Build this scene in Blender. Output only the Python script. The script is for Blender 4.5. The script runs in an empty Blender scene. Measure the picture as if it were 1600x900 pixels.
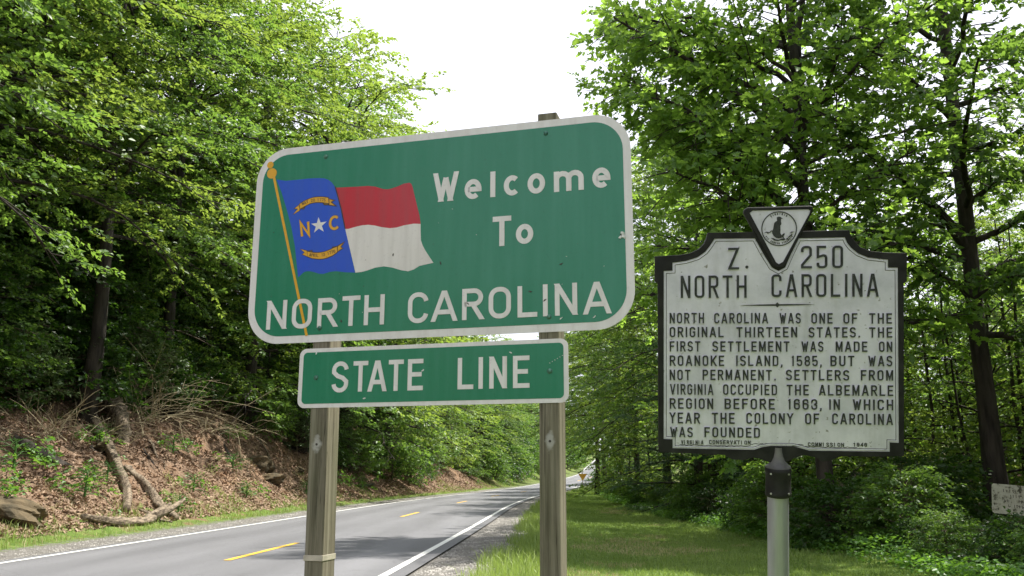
import bpy, math, random
import numpy as np
from mathutils import Matrix, Vector
R=math.radians
SC=bpy.context.scene
COL=SC.collection
# ------------------------------------------------------------ camera
cam=bpy.data.cameras.new('camera'); co=bpy.data.objects.new('camera',cam); COL.objects.link(co)
SC.camera=co
cam.sensor_width=36; cam.lens=1350/1600*36; cam.clip_start=.05; cam.clip_end=3000
co.location=(0,0,1.2); co.rotation_euler=(R(90)+math.atan(295/1350),0,0)
# ------------------------------------------------------------ world, sun, exposure
SUN_DIR=Vector((.46,.20,1.0)).normalized()           # towards the sun
elev=math.asin(SUN_DIR.z); azi=math.atan2(SUN_DIR.x,SUN_DIR.y)
w=bpy.data.worlds.new('World'); SC.world=w; w.use_nodes=True
nt=w.node_tree; nt.nodes.clear()
wo=nt.nodes.new('ShaderNodeOutputWorld'); bg=nt.nodes.new('ShaderNodeBackground')
sky=nt.nodes.new('ShaderNodeTexSky'); sky.sky_type='NISHITA'; sky.sun_disc=False
sky.sun_elevation=elev; sky.sun_rotation=azi; sky.dust_density=3; sky.air_density=1
tc=nt.nodes.new('ShaderNodeTexCoord'); ns=nt.nodes.new('ShaderNodeTexNoise'); ns.inputs['Scale'].default_value=2.2; ns.inputs['Detail'].default_value=5
cr=nt.nodes.new('ShaderNodeValToRGB'); cr.color_ramp.elements[0].position=.30; cr.color_ramp.elements[1].position=.52
cr.color_ramp.elements[0].color=(.72,.72,.72,1); cr.color_ramp.elements[1].color=(.97,.97,.97,1)
mx=nt.nodes.new('ShaderNodeMixRGB'); mx.inputs[2].default_value=(7.8,7.9,8.9,1)
nt.links.new(tc.outputs['Generated'],ns.inputs['Vector']); nt.links.new(ns.outputs['Fac'],cr.inputs['Fac'])
nt.links.new(cr.outputs['Color'],mx.inputs[0]); nt.links.new(sky.outputs[0],mx.inputs[1])
nt.links.new(mx.outputs[0],bg.inputs[0]); nt.links.new(bg.outputs[0],wo.inputs[0])
bg.inputs['Strength'].default_value=.1
sl=bpy.data.lights.new('sun','SUN'); so=bpy.data.objects.new('sun',sl); COL.objects.link(so)
sl.energy=4.9; sl.angle=R(1.0); sl.color=(1,.95,.86)
so.rotation_euler=SUN_DIR.to_track_quat('Z','Y').to_euler()
SC.view_settings.view_transform='Standard'; SC.view_settings.look='None'
SC.view_settings.exposure=.95; SC.view_settings.gamma=1
SC.cycles.max_bounces=8; SC.cycles.diffuse_bounces=4; SC.cycles.transmission_bounces=4; SC.cycles.glossy_bounces=2
SC.cycles.use_denoising=True
SC.cycles.caustics_reflective=False; SC.cycles.caustics_refractive=False

# ------------------------------------------------------------ helpers
def newmesh(name,verts,faces,mat=None,smooth=False,attrs=None):
    """verts (n,3), faces: (m,k) array or list of lists"""
    me=bpy.data.meshes.new(name)
    if isinstance(faces,np.ndarray):
        v=np.asarray(verts,np.float32); m,k=faces.shape
        me.vertices.add(len(v)); me.vertices.foreach_set('co',v.ravel())
        me.loops.add(m*k); me.loops.foreach_set('vertex_index',faces.astype(np.int32).ravel())
        me.polygons.add(m); me.polygons.foreach_set('loop_start',np.arange(0,m*k,k,dtype=np.int32))
        me.update(calc_edges=True)
    else:
        me.from_pydata([tuple(map(float,q)) for q in verts],[],faces); me.update()
    if mat: me.materials.append(mat)
    if smooth: me.polygons.foreach_set('use_smooth',[True]*len(me.polygons))
    for an,(dom,val) in (attrs or {}).items():
        a=me.attributes.new(an,'FLOAT',dom); a.data.foreach_set('value',np.asarray(val,np.float32))
    return me
def link(name,me,parent=None,loc=None):
    o=bpy.data.objects.new(name,me); COL.objects.link(o)
    if parent: o.parent=parent
    if loc is not None: o.location=loc
    return o
def tag(o,label=None,cat=None,group=None,kind=None):
    if label: o['label']=label
    if cat: o['category']=cat
    if group: o['group']=group
    if kind: o['kind']=kind
    return o
def empty(name,loc=(0,0,0),rz=0):
    o=bpy.data.objects.new(name,None); COL.objects.link(o); o.location=loc; o.rotation_euler=(0,0,rz); o.empty_display_size=.2
    return o
class Geo:
    def __init__(s): s.v=[];s.f=[];s.n=0
    def add(s,v,f):
        s.v.append(np.asarray(v,float)); s.f+= [[i+s.n for i in q] for q in f]; s.n+=len(v)
    def tube(s,pts,rad,n=6,cap=True):
        pts=np.asarray(pts,float); m=len(pts); rad=np.broadcast_to(rad,(m,))
        t=np.gradient(pts,axis=0); t/=np.linalg.norm(t,axis=1)[:,None]+1e-9
        ref=np.array([0,0,1.]) if abs(t[:,2]).mean()<.8 else np.array([1.,0,0])
        a=np.cross(t,ref); a/=np.linalg.norm(a,axis=1)[:,None]+1e-9; b=np.cross(t,a)
        th=np.arange(n)*2*np.pi/n
        v=pts[:,None]+rad[:,None,None]*(a[:,None]*np.cos(th)[None,:,None]+b[:,None]*np.sin(th)[None,:,None])
        f=[[i*n+j,i*n+(j+1)%n,(i+1)*n+(j+1)%n,(i+1)*n+j] for i in range(m-1) for j in range(n)]
        if cap: f+=[list(range(n))[::-1],[(m-1)*n+j for j in range(n)]]
        s.add(v.reshape(-1,3),f)
    def box(s,x0,x1,y0,y1,z0,z1):
        v=[(x0,y0,z0),(x1,y0,z0),(x1,y1,z0),(x0,y1,z0),(x0,y0,z1),(x1,y0,z1),(x1,y1,z1),(x0,y1,z1)]
        s.add(v,[[0,3,2,1],[4,5,6,7],[0,1,5,4],[1,2,6,5],[2,3,7,6],[3,0,4,7]])
    def poly(s,pts,y0,y1):
        """polygon in the xz plane, front face at y0 (towards -y), back at y1"""
        n=len(pts); ar=sum(pts[i][0]*pts[(i+1)%n][1]-pts[(i+1)%n][0]*pts[i][1] for i in range(n))
        if ar<0: pts=pts[::-1]
        v=[(x,y0,z) for x,z in pts]+[(x,y1,z) for x,z in pts]
        s.add(v,[list(range(n)),list(range(2*n-1,n-1,-1))]+[[i,i+n,(i+1)%n+n,(i+1)%n] for i in range(n)])
    def ribbon(s,pts,w,y0,y1,closed=False,zcut=None):
        """flat stroke of width w along pts in the xz plane; ends on z==zcut[0/1] are cut level"""
        P=np.asarray(pts,float); n=len(P); h=w/2
        L=[];Q=[]
        for i in range(n):
            a=P[i-1] if (i>0 or closed) else None; b=P[(i+1)%n] if (i<n-1 or closed) else None
            d1=(P[i]-a) if a is not None else None; d2=(b-P[i]) if b is not None else None
            if d1 is None: d1=d2
            if d2 is None: d2=d1
            d1=d1/(np.linalg.norm(d1)+1e-12); d2=d2/(np.linalg.norm(d2)+1e-12)
            n1=np.array([-d1[1],d1[0]]);n2=np.array([-d2[1],d2[0]]); m=n1+n2; m/=np.linalg.norm(m)+1e-12
            k=min(h/max(m@n1,.28),h*3)
            l=P[i]+m*k; r=P[i]-m*k
            if zcut is not None and (a is None or b is None) and abs(d1[1])>.35:
                for zc in zcut:
                    if abs(P[i][1]-zc)<h*1.3:
                        l=l+d1*((zc-l[1])/d1[1]); r=r+d1*((zc-r[1])/d1[1])
            L.append(l);Q.append(r)
        v=[(x,y0,z) for x,z in L]+[(x,y0,z) for x,z in Q]+[(x,y1,z) for x,z in L]+[(x,y1,z) for x,z in Q]
        f=[]
        for i in range(n if closed else n-1):
            j=(i+1)%n
            f+=[[i,i+n,j+n,j],[i,j,j+2*n,i+2*n],[i+n,i+3*n,j+3*n,j+n]]
        if not closed: f+=[[0,2*n,3*n,n],[n-1,2*n-1,4*n-1,3*n-1]]
        s.add(v,f)
    def mesh(s,name,mat=None,smooth=False):
        return newmesh(name,np.concatenate(s.v),s.f,mat,smooth)
    def obj(s,name,mat=None,parent=None,loc=None,smooth=False,bevel=0):
        o=link(name,s.mesh(name,mat,smooth),parent,loc)
        if bevel:
            b=o.modifiers.new('bevel','BEVEL'); b.width=bevel; b.segments=2; b.limit_method='ANGLE'; b.angle_limit=R(40)
        return o
# ------------------------------------------------------------ materials
def nodes(name):
    m=bpy.data.materials.new(name); m.use_nodes=True; t=m.node_tree; b=t.nodes['Principled BSDF']
    return m,t,b
def N(t,typ,**kw):
    n=t.nodes.new('ShaderNode'+typ)
    for k,v in kw.items():
        if k in n.inputs: n.inputs[k].default_value=v
        else: setattr(n,k,v)
    return n
def c4(c): return (c[0],c[1],c[2],1)
def ramp(t,src,stops):
    r=t.nodes.new('ShaderNodeValToRGB'); e=r.color_ramp.elements
    while len(e)<len(stops): e.new(.5)
    for el,(p,c) in zip(e,stops):
        el.position=p; el.color=c4(c) if not isinstance(c,(int,float)) else (c,c,c,1)
    t.links.new(src,r.inputs['Fac']); return r.outputs['Color']
def mixc(t,fac,a,b,mode='MIX'):
    m=t.nodes.new('ShaderNodeMixRGB'); m.blend_type=mode
    for i,x in ((0,fac),(1,a),(2,b)):
        if hasattr(x,'is_linked') or isinstance(x,bpy.types.NodeSocket): t.links.new(x,m.inputs[i])
        elif isinstance(x,(int,float)): m.inputs[i].default_value=x if i==0 else (x,x,x,1)
        else: m.inputs[i].default_value=c4(x)
    return m.outputs[0]
def mth(t,op,a,b=None,clamp=False):
    m=t.nodes.new('ShaderNodeMath'); m.operation=op; m.use_clamp=clamp
    for i,x in ((0,a),(1,b)):
        if x is None: continue
        if isinstance(x,(int,float)): m.inputs[i].default_value=x
        else: t.links.new(x,m.inputs[i])
    return m.outputs[0]
def coord(t,kind='Object',scale=(1,1,1)):
    tc=t.nodes.new('ShaderNodeTexCoord'); mp=t.nodes.new('ShaderNodeMapping'); mp.inputs['Scale'].default_value=scale
    t.links.new(tc.outputs[kind],mp.inputs['Vector']); return mp.outputs[0]
def noise(t,vec,scale,detail=4,rough=.55):
    n=t.nodes.new('ShaderNodeTexNoise'); n.inputs['Scale'].default_value=scale; n.inputs['Detail'].default_value=detail; n.inputs['Roughness'].default_value=rough
    t.links.new(vec,n.inputs['Vector']); return n.outputs['Fac']
def bump(t,b,h,strength,dist=.01):
    n=t.nodes.new('ShaderNodeBump'); n.inputs['Strength'].default_value=strength; n.inputs['Distance'].default_value=dist
    t.links.new(h,n.inputs['Height']); t.links.new(n.outputs[0],b.inputs['Normal'])
def simple(name,ca,cb,scale=6,rough=.6,metal=0,bmp=0,bdist=.004,stretch=(1,1,1),lo=.35,hi=.65,spec=.4,bscale=None):
    m,t,b=nodes(name); v=coord(t,scale=stretch); n=noise(t,v,scale)
    t.links.new(ramp(t,n,[(lo,ca),(hi,cb)]),b.inputs['Base Color'])
    b.inputs['Roughness'].default_value=rough; b.inputs['Metallic'].default_value=metal; b.inputs['Specular IOR Level'].default_value=spec
    if bmp: bump(t,b,noise(t,v,bscale or scale*5,5),bmp,bdist)
    return m
def leafmat(name,dark,light,trans,tf=.42,rough=.45,spec=.5):
    """leaf: diffuse-glossy front mixed with light that passes through the blade"""
    m,t,b=nodes(name); out=t.nodes['Material Output']
    at=t.nodes.new('ShaderNodeAttribute'); at.attribute_name='tint'
    oi=t.nodes.new('ShaderNodeObjectInfo')
    f=mth(t,'ADD',mth(t,'MULTIPLY',at.outputs['Fac'],.60),mth(t,'MULTIPLY',oi.outputs['Random'],.40))
    t.links.new(mixc(t,f,dark,light),b.inputs['Base Color'])
    b.inputs['Roughness'].default_value=rough; b.inputs['Specular IOR Level'].default_value=spec
    tr=t.nodes.new('ShaderNodeBsdfTranslucent')
    t.links.new(mixc(t,f,[c*.75 for c in trans],[c*1.15 for c in trans]),tr.inputs['Color'])
    ms=t.nodes.new('ShaderNodeMixShader'); ms.inputs[0].default_value=tf
    t.links.new(b.outputs[0],ms.inputs[1]); t.links.new(tr.outputs[0],ms.inputs[2]); t.links.new(ms.outputs[0],out.inputs['Surface'])
    return m
M={}
M['leaf']=leafmat('broad_leaf',(.030,.085,.018),(.11,.205,.042),(.27,.46,.06))
M['leaf_yellow']=leafmat('young_leaf',(.050,.125,.022),(.17,.27,.055),(.40,.56,.075))
M['leaf_dark']=leafmat('dark_leaf',(.013,.040,.009),(.038,.095,.015),(.10,.22,.02))  # leaf colour lowered to paint deeper shade under the left trees
M['leaf_oak']=leafmat('lobed_leaf',(.045,.12,.024),(.13,.23,.05),(.36,.58,.07),tf=.52)
M['leaf_rhodo']=leafmat('leathery_leaf',(.05,.10,.035),(.13,.19,.07),(.10,.2,.04),tf=.15,rough=.3)
M['needle']=leafmat('pine_needle',(.03,.075,.03),(.06,.13,.045),(.08,.17,.05),tf=.2)
M['leaf_pale']=leafmat('pale_leaf',(.06,.13,.04),(.17,.27,.08),(.26,.42,.09),tf=.32)
M['weed']=leafmat('weed_leaf',(.05,.14,.025),(.11,.24,.04),(.22,.44,.04))
M['grass']=leafmat('grass_blade',(.095,.185,.035),(.38,.46,.14),(.36,.50,.09),tf=.35)
M['grass_dry']=leafmat('dry_blade',(.34,.31,.13),(.55,.50,.27),(.4,.36,.16),tf=.3)  # straw tone, raised partly to paint a sunlit spot on the lawn
M['dead_leaf']=leafmat('dead_leaf',(.12,.075,.05),(.50,.36,.255),(.2,.13,.08),tf=.12,rough=.7,spec=.2)
M['bark']=simple('bark',(.018,.015,.012),(.065,.055,.045),7,.9,bmp=.8,bdist=.03,stretch=(1,1,.18),bscale=22)
M['bark_pale']=simple('pale_bark',(.075,.056,.038),(.29,.23,.165),9,.9,bmp=1,bdist=.03,stretch=(2.2,.5,2.2),bscale=22,lo=.38,hi=.62)
M['twig']=simple('dry_twig',(.22,.18,.11),(.46,.40,.26),9,.85)
M['twig_dark']=simple('grey_twig',(.07,.055,.04),(.16,.13,.09),9,.85)
M['rock']=simple('rock',(.040,.033,.018),(.135,.10,.055),3.5,.9,bmp=1,bdist=.04,bscale=9)
M['pebble']=simple('pebble',(.13,.125,.115),(.33,.315,.29),2.5,.9)
M['white_line']=simple('white_paint',(.20,.20,.20),(.70,.70,.67),38,.7,lo=.30,hi=.42,bmp=.3)
M['yellow_line']=simple('yellow_paint',(.20,.16,.08),(.74,.44,.05),38,.7,lo=.32,hi=.43,bmp=.3)
M['metal']=simple('galvanised_metal',(.45,.46,.47),(.62,.63,.64),20,.4,.8)
M['rust']=simple('rusty_metal',(.08,.05,.03),(.18,.12,.07),20,.7,.2)

def asphalt():
    m,t,b=nodes('asphalt'); v=coord(t)
    g=ramp(t,noise(t,v,260,2,.7),[(.3,(.065,.066,.072)),(.7,(.215,.217,.23))])
    big=ramp(t,noise(t,coord(t,scale=(1,.12,1)),1.1,5),[(.3,.80),(.7,1.12)])
    c=mixc(t,1.0,g,big,'MULTIPLY')
    at=t.nodes.new('ShaderNodeAttribute'); at.attribute_name='s'
    # polished, slightly paler wheel tracks and darker seams between them
    wt=mth(t,'SINE',mth(t,'MULTIPLY',at.outputs['Fac'],4.1)); wt=mth(t,'ADD',mth(t,'MULTIPLY',wt,.10),1.0)
    c=mixc(t,1.0,c,wt,'MULTIPLY')
    vo=t.nodes.new('ShaderNodeTexVoronoi'); vo.feature='DISTANCE_TO_EDGE'; vo.inputs['Scale'].default_value=.32
    dv=mixc(t,.35,v,v); nd=t.nodes.new('ShaderNodeTexNoise'); nd.inputs['Scale'].default_value=2.5; nd.inputs['Detail'].default_value=6
    t.links.new(v,nd.inputs['Vector']); vm=t.nodes.new('ShaderNodeVectorMath'); vm.operation='MULTIPLY_ADD'
    t.links.new(nd.outputs['Color'],vm.inputs[0]); vm.inputs[1].default_value=(.9,.9,0); t.links.new(v,vm.inputs[2]); t.links.new(vm.outputs[0],vo.inputs['Vector'])
    crk=ramp(t,vo.outputs['Distance'],[(.0,.72),(.006,1.0)])
    c=mixc(t,.6,c,mixc(t,1.0,c,crk,'MULTIPLY'))
    t.links.new(c,b.inputs['Base Color']); b.inputs['Roughness'].default_value=.78; b.inputs['Specular IOR Level'].default_value=.4
    bump(t,b,noise(t,v,180,2),.5,.006); return m
M['asphalt']=asphalt()
def ground():
    m,t,b=nodes('roadside_ground'); v=coord(t)
    s=t.nodes.new('ShaderNodeAttribute'); s.attribute_name='s'; e=t.nodes.new('ShaderNodeAttribute'); e.attribute_name='edge'
    s=s.outputs['Fac']; e=e.outputs['Fac']
    n1=noise(t,v,1.3,5); n2=noise(t,v,9,4); nf=noise(t,v,45,3)
    litter=ramp(t,noise(t,v,16,6,.75),[(.28,(.07,.044,.03)),(.5,(.21,.14,.095)),(.72,(.44,.32,.225))])
    soil=ramp(t,nf,[(.3,(.15,.09,.055)),(.7,(.30,.19,.115))])
    litter=mixc(t,ramp(t,n1,[(.5,0.),(.66,.75)]),litter,soil)
    grass=ramp(t,noise(t,v,5,6,.7),[(.3,(.065,.12,.022)),(.55,(.14,.21,.045)),(.78,(.28,.28,.10))])
    gravel=ramp(t,noise(t,v,55,3,.8),[(.3,(.10,.095,.085)),(.5,(.18,.17,.155)),(.7,(.30,.285,.26))])
    j=mth(t,'MULTIPLY',mth(t,'SUBTRACT',n2,.5),1.1)
    # right verge: gravel -> grass -> forest litter
    r_gr=mth(t,'MULTIPLY',mth(t,'SUBTRACT',mth(t,'ADD',s,j),3.75),4,True)
    r_fo=mth(t,'MULTIPLY',mth(t,'ADD',mth(t,'ADD',e,j),-1.6),1.5,True)
    c=mixc(t,r_gr,gravel,grass); c=mixc(t,r_fo,c,litter)
    # left verge: gravel -> grassy strip -> litter bank
    l_gr=mth(t,'MULTIPLY',mth(t,'SUBTRACT',mth(t,'MULTIPLY',mth(t,'ADD',s,j),-1),4.15),4,True)
    l_li=mth(t,'MULTIPLY',mth(t,'SUBTRACT',mth(t,'ADD',mth(t,'MULTIPLY',s,-1),mth(t,'MULTIPLY',mth(t,'SUBTRACT',n1,.5),6)),4.9),1.6,True)
    c=mixc(t,l_gr,c,grass); c=mixc(t,mth(t,'MULTIPLY',l_li,l_gr),c,litter)
    sp=t.nodes.new('ShaderNodeSeparateXYZ'); t.links.new(v,sp.inputs[0])
    farg=mth(t,'MULTIPLY',mth(t,'SUBTRACT',sp.outputs['Y'],78),.06,True)
    c=mixc(t,mth(t,'MULTIPLY',farg,.85),c,mixc(t,n1,(.07,.11,.03),(.16,.19,.06)))
    t.links.new(c,b.inputs['Base Color']); b.inputs['Roughness'].default_value=.95; b.inputs['Specular IOR Level'].default_value=.15
    bump(t,b,mth(t,'ADD',n2,nf),.9,.05); return m
M['ground']=ground()
# ------------------------------------------------------------ terrain and road line

# road centre line: y, x, z
RC=np.array([(-60,-8.37,0),(0,-4.9,0),(20,-3.74,0),(42,-2.47,0),(55,-1.25,0),(70,.8,.02),(82,2.6,.1),(95,4.9,.28),(110,8.0,.65),(135,12.8,1.4),(180,18.3,3.1),(250,27,6.0),(330,38,9.0),(900,90,14)],float)
def smooth_interp(y,ys,vs):
    # monotone-ish cubic hermite
    y=np.clip(y,ys[0],ys[-1]); i=np.clip(np.searchsorted(ys,y)-1,0,len(ys)-2)
    m=np.gradient(vs,ys); h=ys[i+1]-ys[i]; t=(y-ys[i])/h
    return (2*t**3-3*t**2+1)*vs[i]+(t**3-2*t**2+t)*h*m[i]+(-2*t**3+3*t**2)*vs[i+1]+(t**3-t**2)*h*m[i+1]
def road_c(y):
    return smooth_interp(y,RC[:,0],RC[:,1]),smooth_interp(y,RC[:,0],RC[:,2])
def road_s(x,y):
    c,z=road_c(y); c2,_=road_c(y+.5); k=(c2-c)/.5
    return (x-c)/np.sqrt(1+k*k),z
PL=np.array([(-400,34),(-160,34),(-70,27),(-40,16),(-24,9.0),(-16,5.6),(-12,4.3),(-9.3,3.05),(-7.8,2.0),(-6.4,.95),(-5.4,.35),(-4.6,.06),(-4.0,0),(-3.3,-.03),(0,-.03),(3.0,-.03),(3.5,-.01),(4.3,-.04),(5.5,-.16),(7,-.2),(10.5,-.18),(14,.15),(22,1.0),(40,3.5),(80,8),(400,22)],float)
def fbm(x,y):
    return (np.sin(x*.71+1.3*np.sin(y*.43))*np.cos(y*.59+.8*np.sin(x*.37))+.5*np.sin(x*1.9+y*1.3+2)*np.cos(y*2.1-x*.8)+.25*np.sin(x*4.3-y*3.1)*np.cos(y*4.7+x*2.2))
def height(x,y):
    x=np.asarray(x,float);y=np.asarray(y,float)
    s,z0=road_s(x,y)
    h=np.interp(s,PL[:,0],PL[:,1])
    a=np.clip((-s-4.6)/3,0,1)*.28+np.clip((s-6)/8,0,1)*.15
    var=1+.22*np.sin(y*.19+1.0)*np.clip((-s-5)/3,0,1)*np.clip((30+s)/20,0,1)
    gully=np.clip((-s-5.2)/1.5,0,1)*np.clip((14+s)/3,0,1)*(.16*fbm(x*2.3,y*1.9+2)-.22*np.clip(np.sin(y*1.25+.9*np.sin(x*1.1)+.8*np.sin(y*.43)),.55,1)+.15)
    return z0+h*var+a*fbm(x,y)+gully
# ------------------------------------------------------------ measured outlines on the sign faces (metres)
SIGN=[-0.3672,2.2857,3.78,0.2686,-0.0013,0.9645,-0.001]
MARK=[1.1407,1.7099,3.6688,0.1169,-0.0195,0.8521,-0.2261]
BIGTXT=[('W',0.0059,0.1403,0.1228,0.1388),('e',0.1582,0.14,0.0799,0.0947),('l',0.2789,0.1413,0.0254,0.1206),('c',0.3429,0.1408,0.0786,0.0949),('o',0.4529,0.1398,0.0799,0.0948),('m',0.5729,0.1393,0.1336,0.0939),('e',0.7445,0.1408,0.0792,0.0923),('T',0.2922,-0.0889,0.0854,0.137),('o',0.3991,-0.0865,0.0789,0.0909),('N',-0.8133,-0.4138,0.104,0.1373),('O',-0.6814,-0.4161,0.1029,0.1401),('R',-0.5496,-0.4152,0.0976,0.137),('T',-0.4259,-0.4152,0.089,0.1399),('H',-0.3159,-0.4151,0.0994,0.1389),('C',-0.1021,-0.4169,0.0973,0.1401),('A',0.0112,-0.4148,0.1178,0.1389),('R',0.154,-0.4133,0.096,0.1397),('O',0.276,-0.4134,0.1007,0.1397),('L',0.4068,-0.4136,0.0875,0.1379),('I',0.5189,-0.4137,0.0226,0.1397),('N',0.5722,-0.4137,0.0972,0.1394),('A',0.6971,-0.4146,0.1148,0.1387)]
SLTXT=[('S',-0.4625,-0.7164,0.0814,0.1404),('T',-0.3576,-0.7147,0.0714,0.137),('A',-0.2836,-0.7159,0.0875,0.1379),('T',-0.1864,-0.7156,0.0714,0.1379),('E',-0.0949,-0.7154,0.0723,0.1379),('L',0.1375,-0.7163,0.0717,0.1365),('I',0.2318,-0.7164,0.0209,0.1366),('N',0.2809,-0.7168,0.0785,0.1375),('E',0.3864,-0.717,0.0725,0.1372)]
BLUE=[(-0.8071,0.3256),(-0.7562,0.3144),(-0.6949,0.3138),(-0.6417,0.3146),(-0.6038,0.3133),(-0.5736,0.3112),(-0.5471,0.3065),(-0.5279,0.2983),(-0.5085,0.2823),(-0.4886,0.2556),(-0.4539,0.1469),(-0.4288,0.0475),(-0.3691,-0.1662),(-0.4178,-0.1617),(-0.4636,-0.1537),(-0.4832,-0.1537),(-0.4995,-0.1551),(-0.5287,-0.1619),(-0.5419,-0.1617),(-0.5552,-0.1594),(-0.5821,-0.15),(-0.5989,-0.1459),(-0.6123,-0.1445),(-0.6255,-0.1458),(-0.6353,-0.1498),(-0.6607,-0.1714),(-0.6735,-0.0978),(-0.6867,-0.0188),(-0.7112,0.0778),(-0.7385,0.1597),(-0.7758,0.2597)]
RED=[(-0.4871,0.2555),(-0.4515,0.2537),(-0.3779,0.2506),(-0.3196,0.2489),(-0.2831,0.2421),(-0.243,0.2266),(-0.2213,0.2233),(-0.2035,0.2252),(-0.1682,0.2338),(-0.1401,0.2437),(-0.1118,0.246),(-0.1032,0.2397),(-0.0972,0.2274),(-0.0777,0.1534),(-0.0584,0.0836),(-0.0518,0.0425),(-0.0853,0.0464),(-0.1341,0.0421),(-0.169,0.0346),(-0.2043,0.0338),(-0.2471,0.0426),(-0.2796,0.0526),(-0.3121,0.0585),(-0.3409,0.0587),(-0.3696,0.0547),(-0.4127,0.0463),(-0.4288,0.0475)]
WHITE=[(-0.4288,0.0475),(-0.4127,0.0463),(-0.3696,0.0547),(-0.3409,0.0587),(-0.3121,0.0585),(-0.2796,0.0526),(-0.2471,0.0426),(-0.2043,0.0338),(-0.169,0.0346),(-0.1341,0.0421),(-0.0853,0.0464),(-0.0518,0.0425),(-0.0511,0.0121),(-0.0485,-0.0351),(-0.0396,-0.0592),(-0.0267,-0.0834),(0.0144,-0.1445),(-0.0183,-0.149),(-0.0524,-0.1547),(-0.0795,-0.1695),(-0.1069,-0.1764),(-0.1418,-0.169),(-0.184,-0.1543),(-0.2263,-0.1456),(-0.2685,-0.149),(-0.3106,-0.1604),(-0.3388,-0.1654),(-0.3673,-0.1663)]
EDGE=[(-0.4912,0.2629),(-0.4539,0.1469),(-0.4288,0.0475)]
STAFF=[(-0.8241,0.3476),(-0.6004,-0.4511)]
KNOB=[(-0.8458,0.4039,0.017622222222222223),(-0.8342,0.3595,0.026433333333333333)]
BAN1=[(-0.6754,0.1897),(-0.6468,0.2044),(-0.6268,0.2112),(-0.6067,0.2159),(-0.5888,0.2174),(-0.5708,0.2171),(-0.546,0.2139),(-0.5234,0.2087),(-0.5186,0.1797),(-0.5491,0.1865),(-0.5671,0.1891),(-0.5829,0.1904),(-0.6008,0.1898),(-0.6187,0.1871),(-0.6452,0.1765),(-0.6693,0.1641)]
BAN1T=[[(-0.6769,0.1845),(-0.6992,0.1693),(-0.6808,0.1667),(-0.7043,0.1409),(-0.6713,0.1585)],[(-0.5197,0.202),(-0.4926,0.1929),(-0.5089,0.1863),(-0.4812,0.1639),(-0.5182,0.1719)],[(-0.6671,0.1645),(-0.6501,0.1637),(-0.645,0.1733)],[(-0.5501,0.1849),(-0.5429,0.1752),(-0.5194,0.1732),(-0.5197,0.1787)]]
BAN2=[(-0.6194,-0.0485),(-0.5873,-0.0563),(-0.5672,-0.0583),(-0.5473,-0.0581),(-0.5276,-0.0554),(-0.5081,-0.0499),(-0.4661,-0.0343),(-0.4631,-0.0623),(-0.487,-0.0776),(-0.5194,-0.0878),(-0.539,-0.0902),(-0.5589,-0.0898),(-0.5924,-0.0839),(-0.618,-0.0735)]
BAN2T=[[(-0.6202,-0.0459),(-0.6554,-0.0351),(-0.6326,-0.0522),(-0.6438,-0.0608),(-0.6187,-0.0728)],[(-0.4655,-0.0343),(-0.4309,-0.0167),(-0.4479,-0.0386),(-0.4378,-0.0455),(-0.4616,-0.0599)],[(-0.6178,-0.0473),(-0.5924,-0.0534),(-0.5962,-0.0454)],[(-0.4904,-0.0418),(-0.489,-0.0364),(-0.4678,-0.0341)]]
TXT1=[('M',-0.6561,0.1903,28),('A',-0.645,0.194,26),('Y',-0.6339,0.198,22),('2',-0.6105,0.2024,12),('0',-0.5981,0.2028,8),(',',-0.5889,0.1984,5),('1',-0.5756,0.2022,0),('7',-0.5644,0.2016,-2),('7',-0.5531,0.2002,-4),('5',-0.5418,0.1984,-7)]
TXT2=[('A',-0.6034,-0.0657,-8),('P',-0.5926,-0.068,-6),('R',-0.5826,-0.0696,-3),('I',-0.5732,-0.0706,-1),('L',-0.5649,-0.0711,0),('1',-0.5401,-0.07,6),('2',-0.5309,-0.0694,9),(',',-0.5201,-0.0738,12),('1',-0.509,-0.0653,15),('7',-0.5002,-0.0628,18),('7',-0.4905,-0.0604,20),('6',-0.4798,-0.0574,22)]
N_=[(-0.6513,0.0274),(-0.663,0.0947),(-0.6156,0.0326),(-0.6237,0.0979)]
C=[(-0.4708,0.1032),(-0.4764,0.1099),(-0.4854,0.1119),(-0.4946,0.1092),(-0.5019,0.1025),(-0.5066,0.0919),(-0.5081,0.081),(-0.5062,0.0699),(-0.5004,0.0601),(-0.4918,0.0538),(-0.4818,0.0521),(-0.4721,0.0557),(-0.4665,0.0621)]
STAR=[(-0.5702,0.1158),(-0.5269,0.091),(-0.5387,0.0426),(-0.5893,0.0414),(-0.6069,0.0862)]
BOLTS=[(-0.5476,0.4171),(0.5382,0.419),(-0.5365,-0.4176),(0.5459,-0.4166)]
TORN=(0.873,-0.0803)
SLBOLTS=[(-0.542,-0.6464),(0.5467,-0.6493)]
SCARS=[(0.6007,-0.1882),(0.4642,-0.3017),(0.7419,-0.4256),(0.5302,-0.3429),(0.0484,-0.148),(0.1798,-0.3404),(0.0675,-0.3699),(0.598,-0.4268),(-0.024,-0.6286),(-0.2993,-0.7455),(-0.5453,-0.532),(0.3765,-0.5654),(-0.1825,-0.0942),(-0.4286,-0.3905)]
POSTL=[(-0.579,-0.7896),(-0.496,-0.7911),(-0.4375,-0.7922),(-0.5567,-1.507),(-0.4711,-1.5045),(-0.4151,-1.5028)]
POSTR=[(0.4973,0.5174),(0.5802,0.5078),(0.506,-0.8099),(0.5754,-0.8112),(0.6027,-0.8117),(0.508,-1.4754),(0.5739,-1.4734),(0.5975,-1.4727)]
HOLES=[(-0.5257,-0.9446),(0.5441,-0.9406)]
BAND=((-0.497,-1.4204),(-0.4955,-1.4469))
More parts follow.
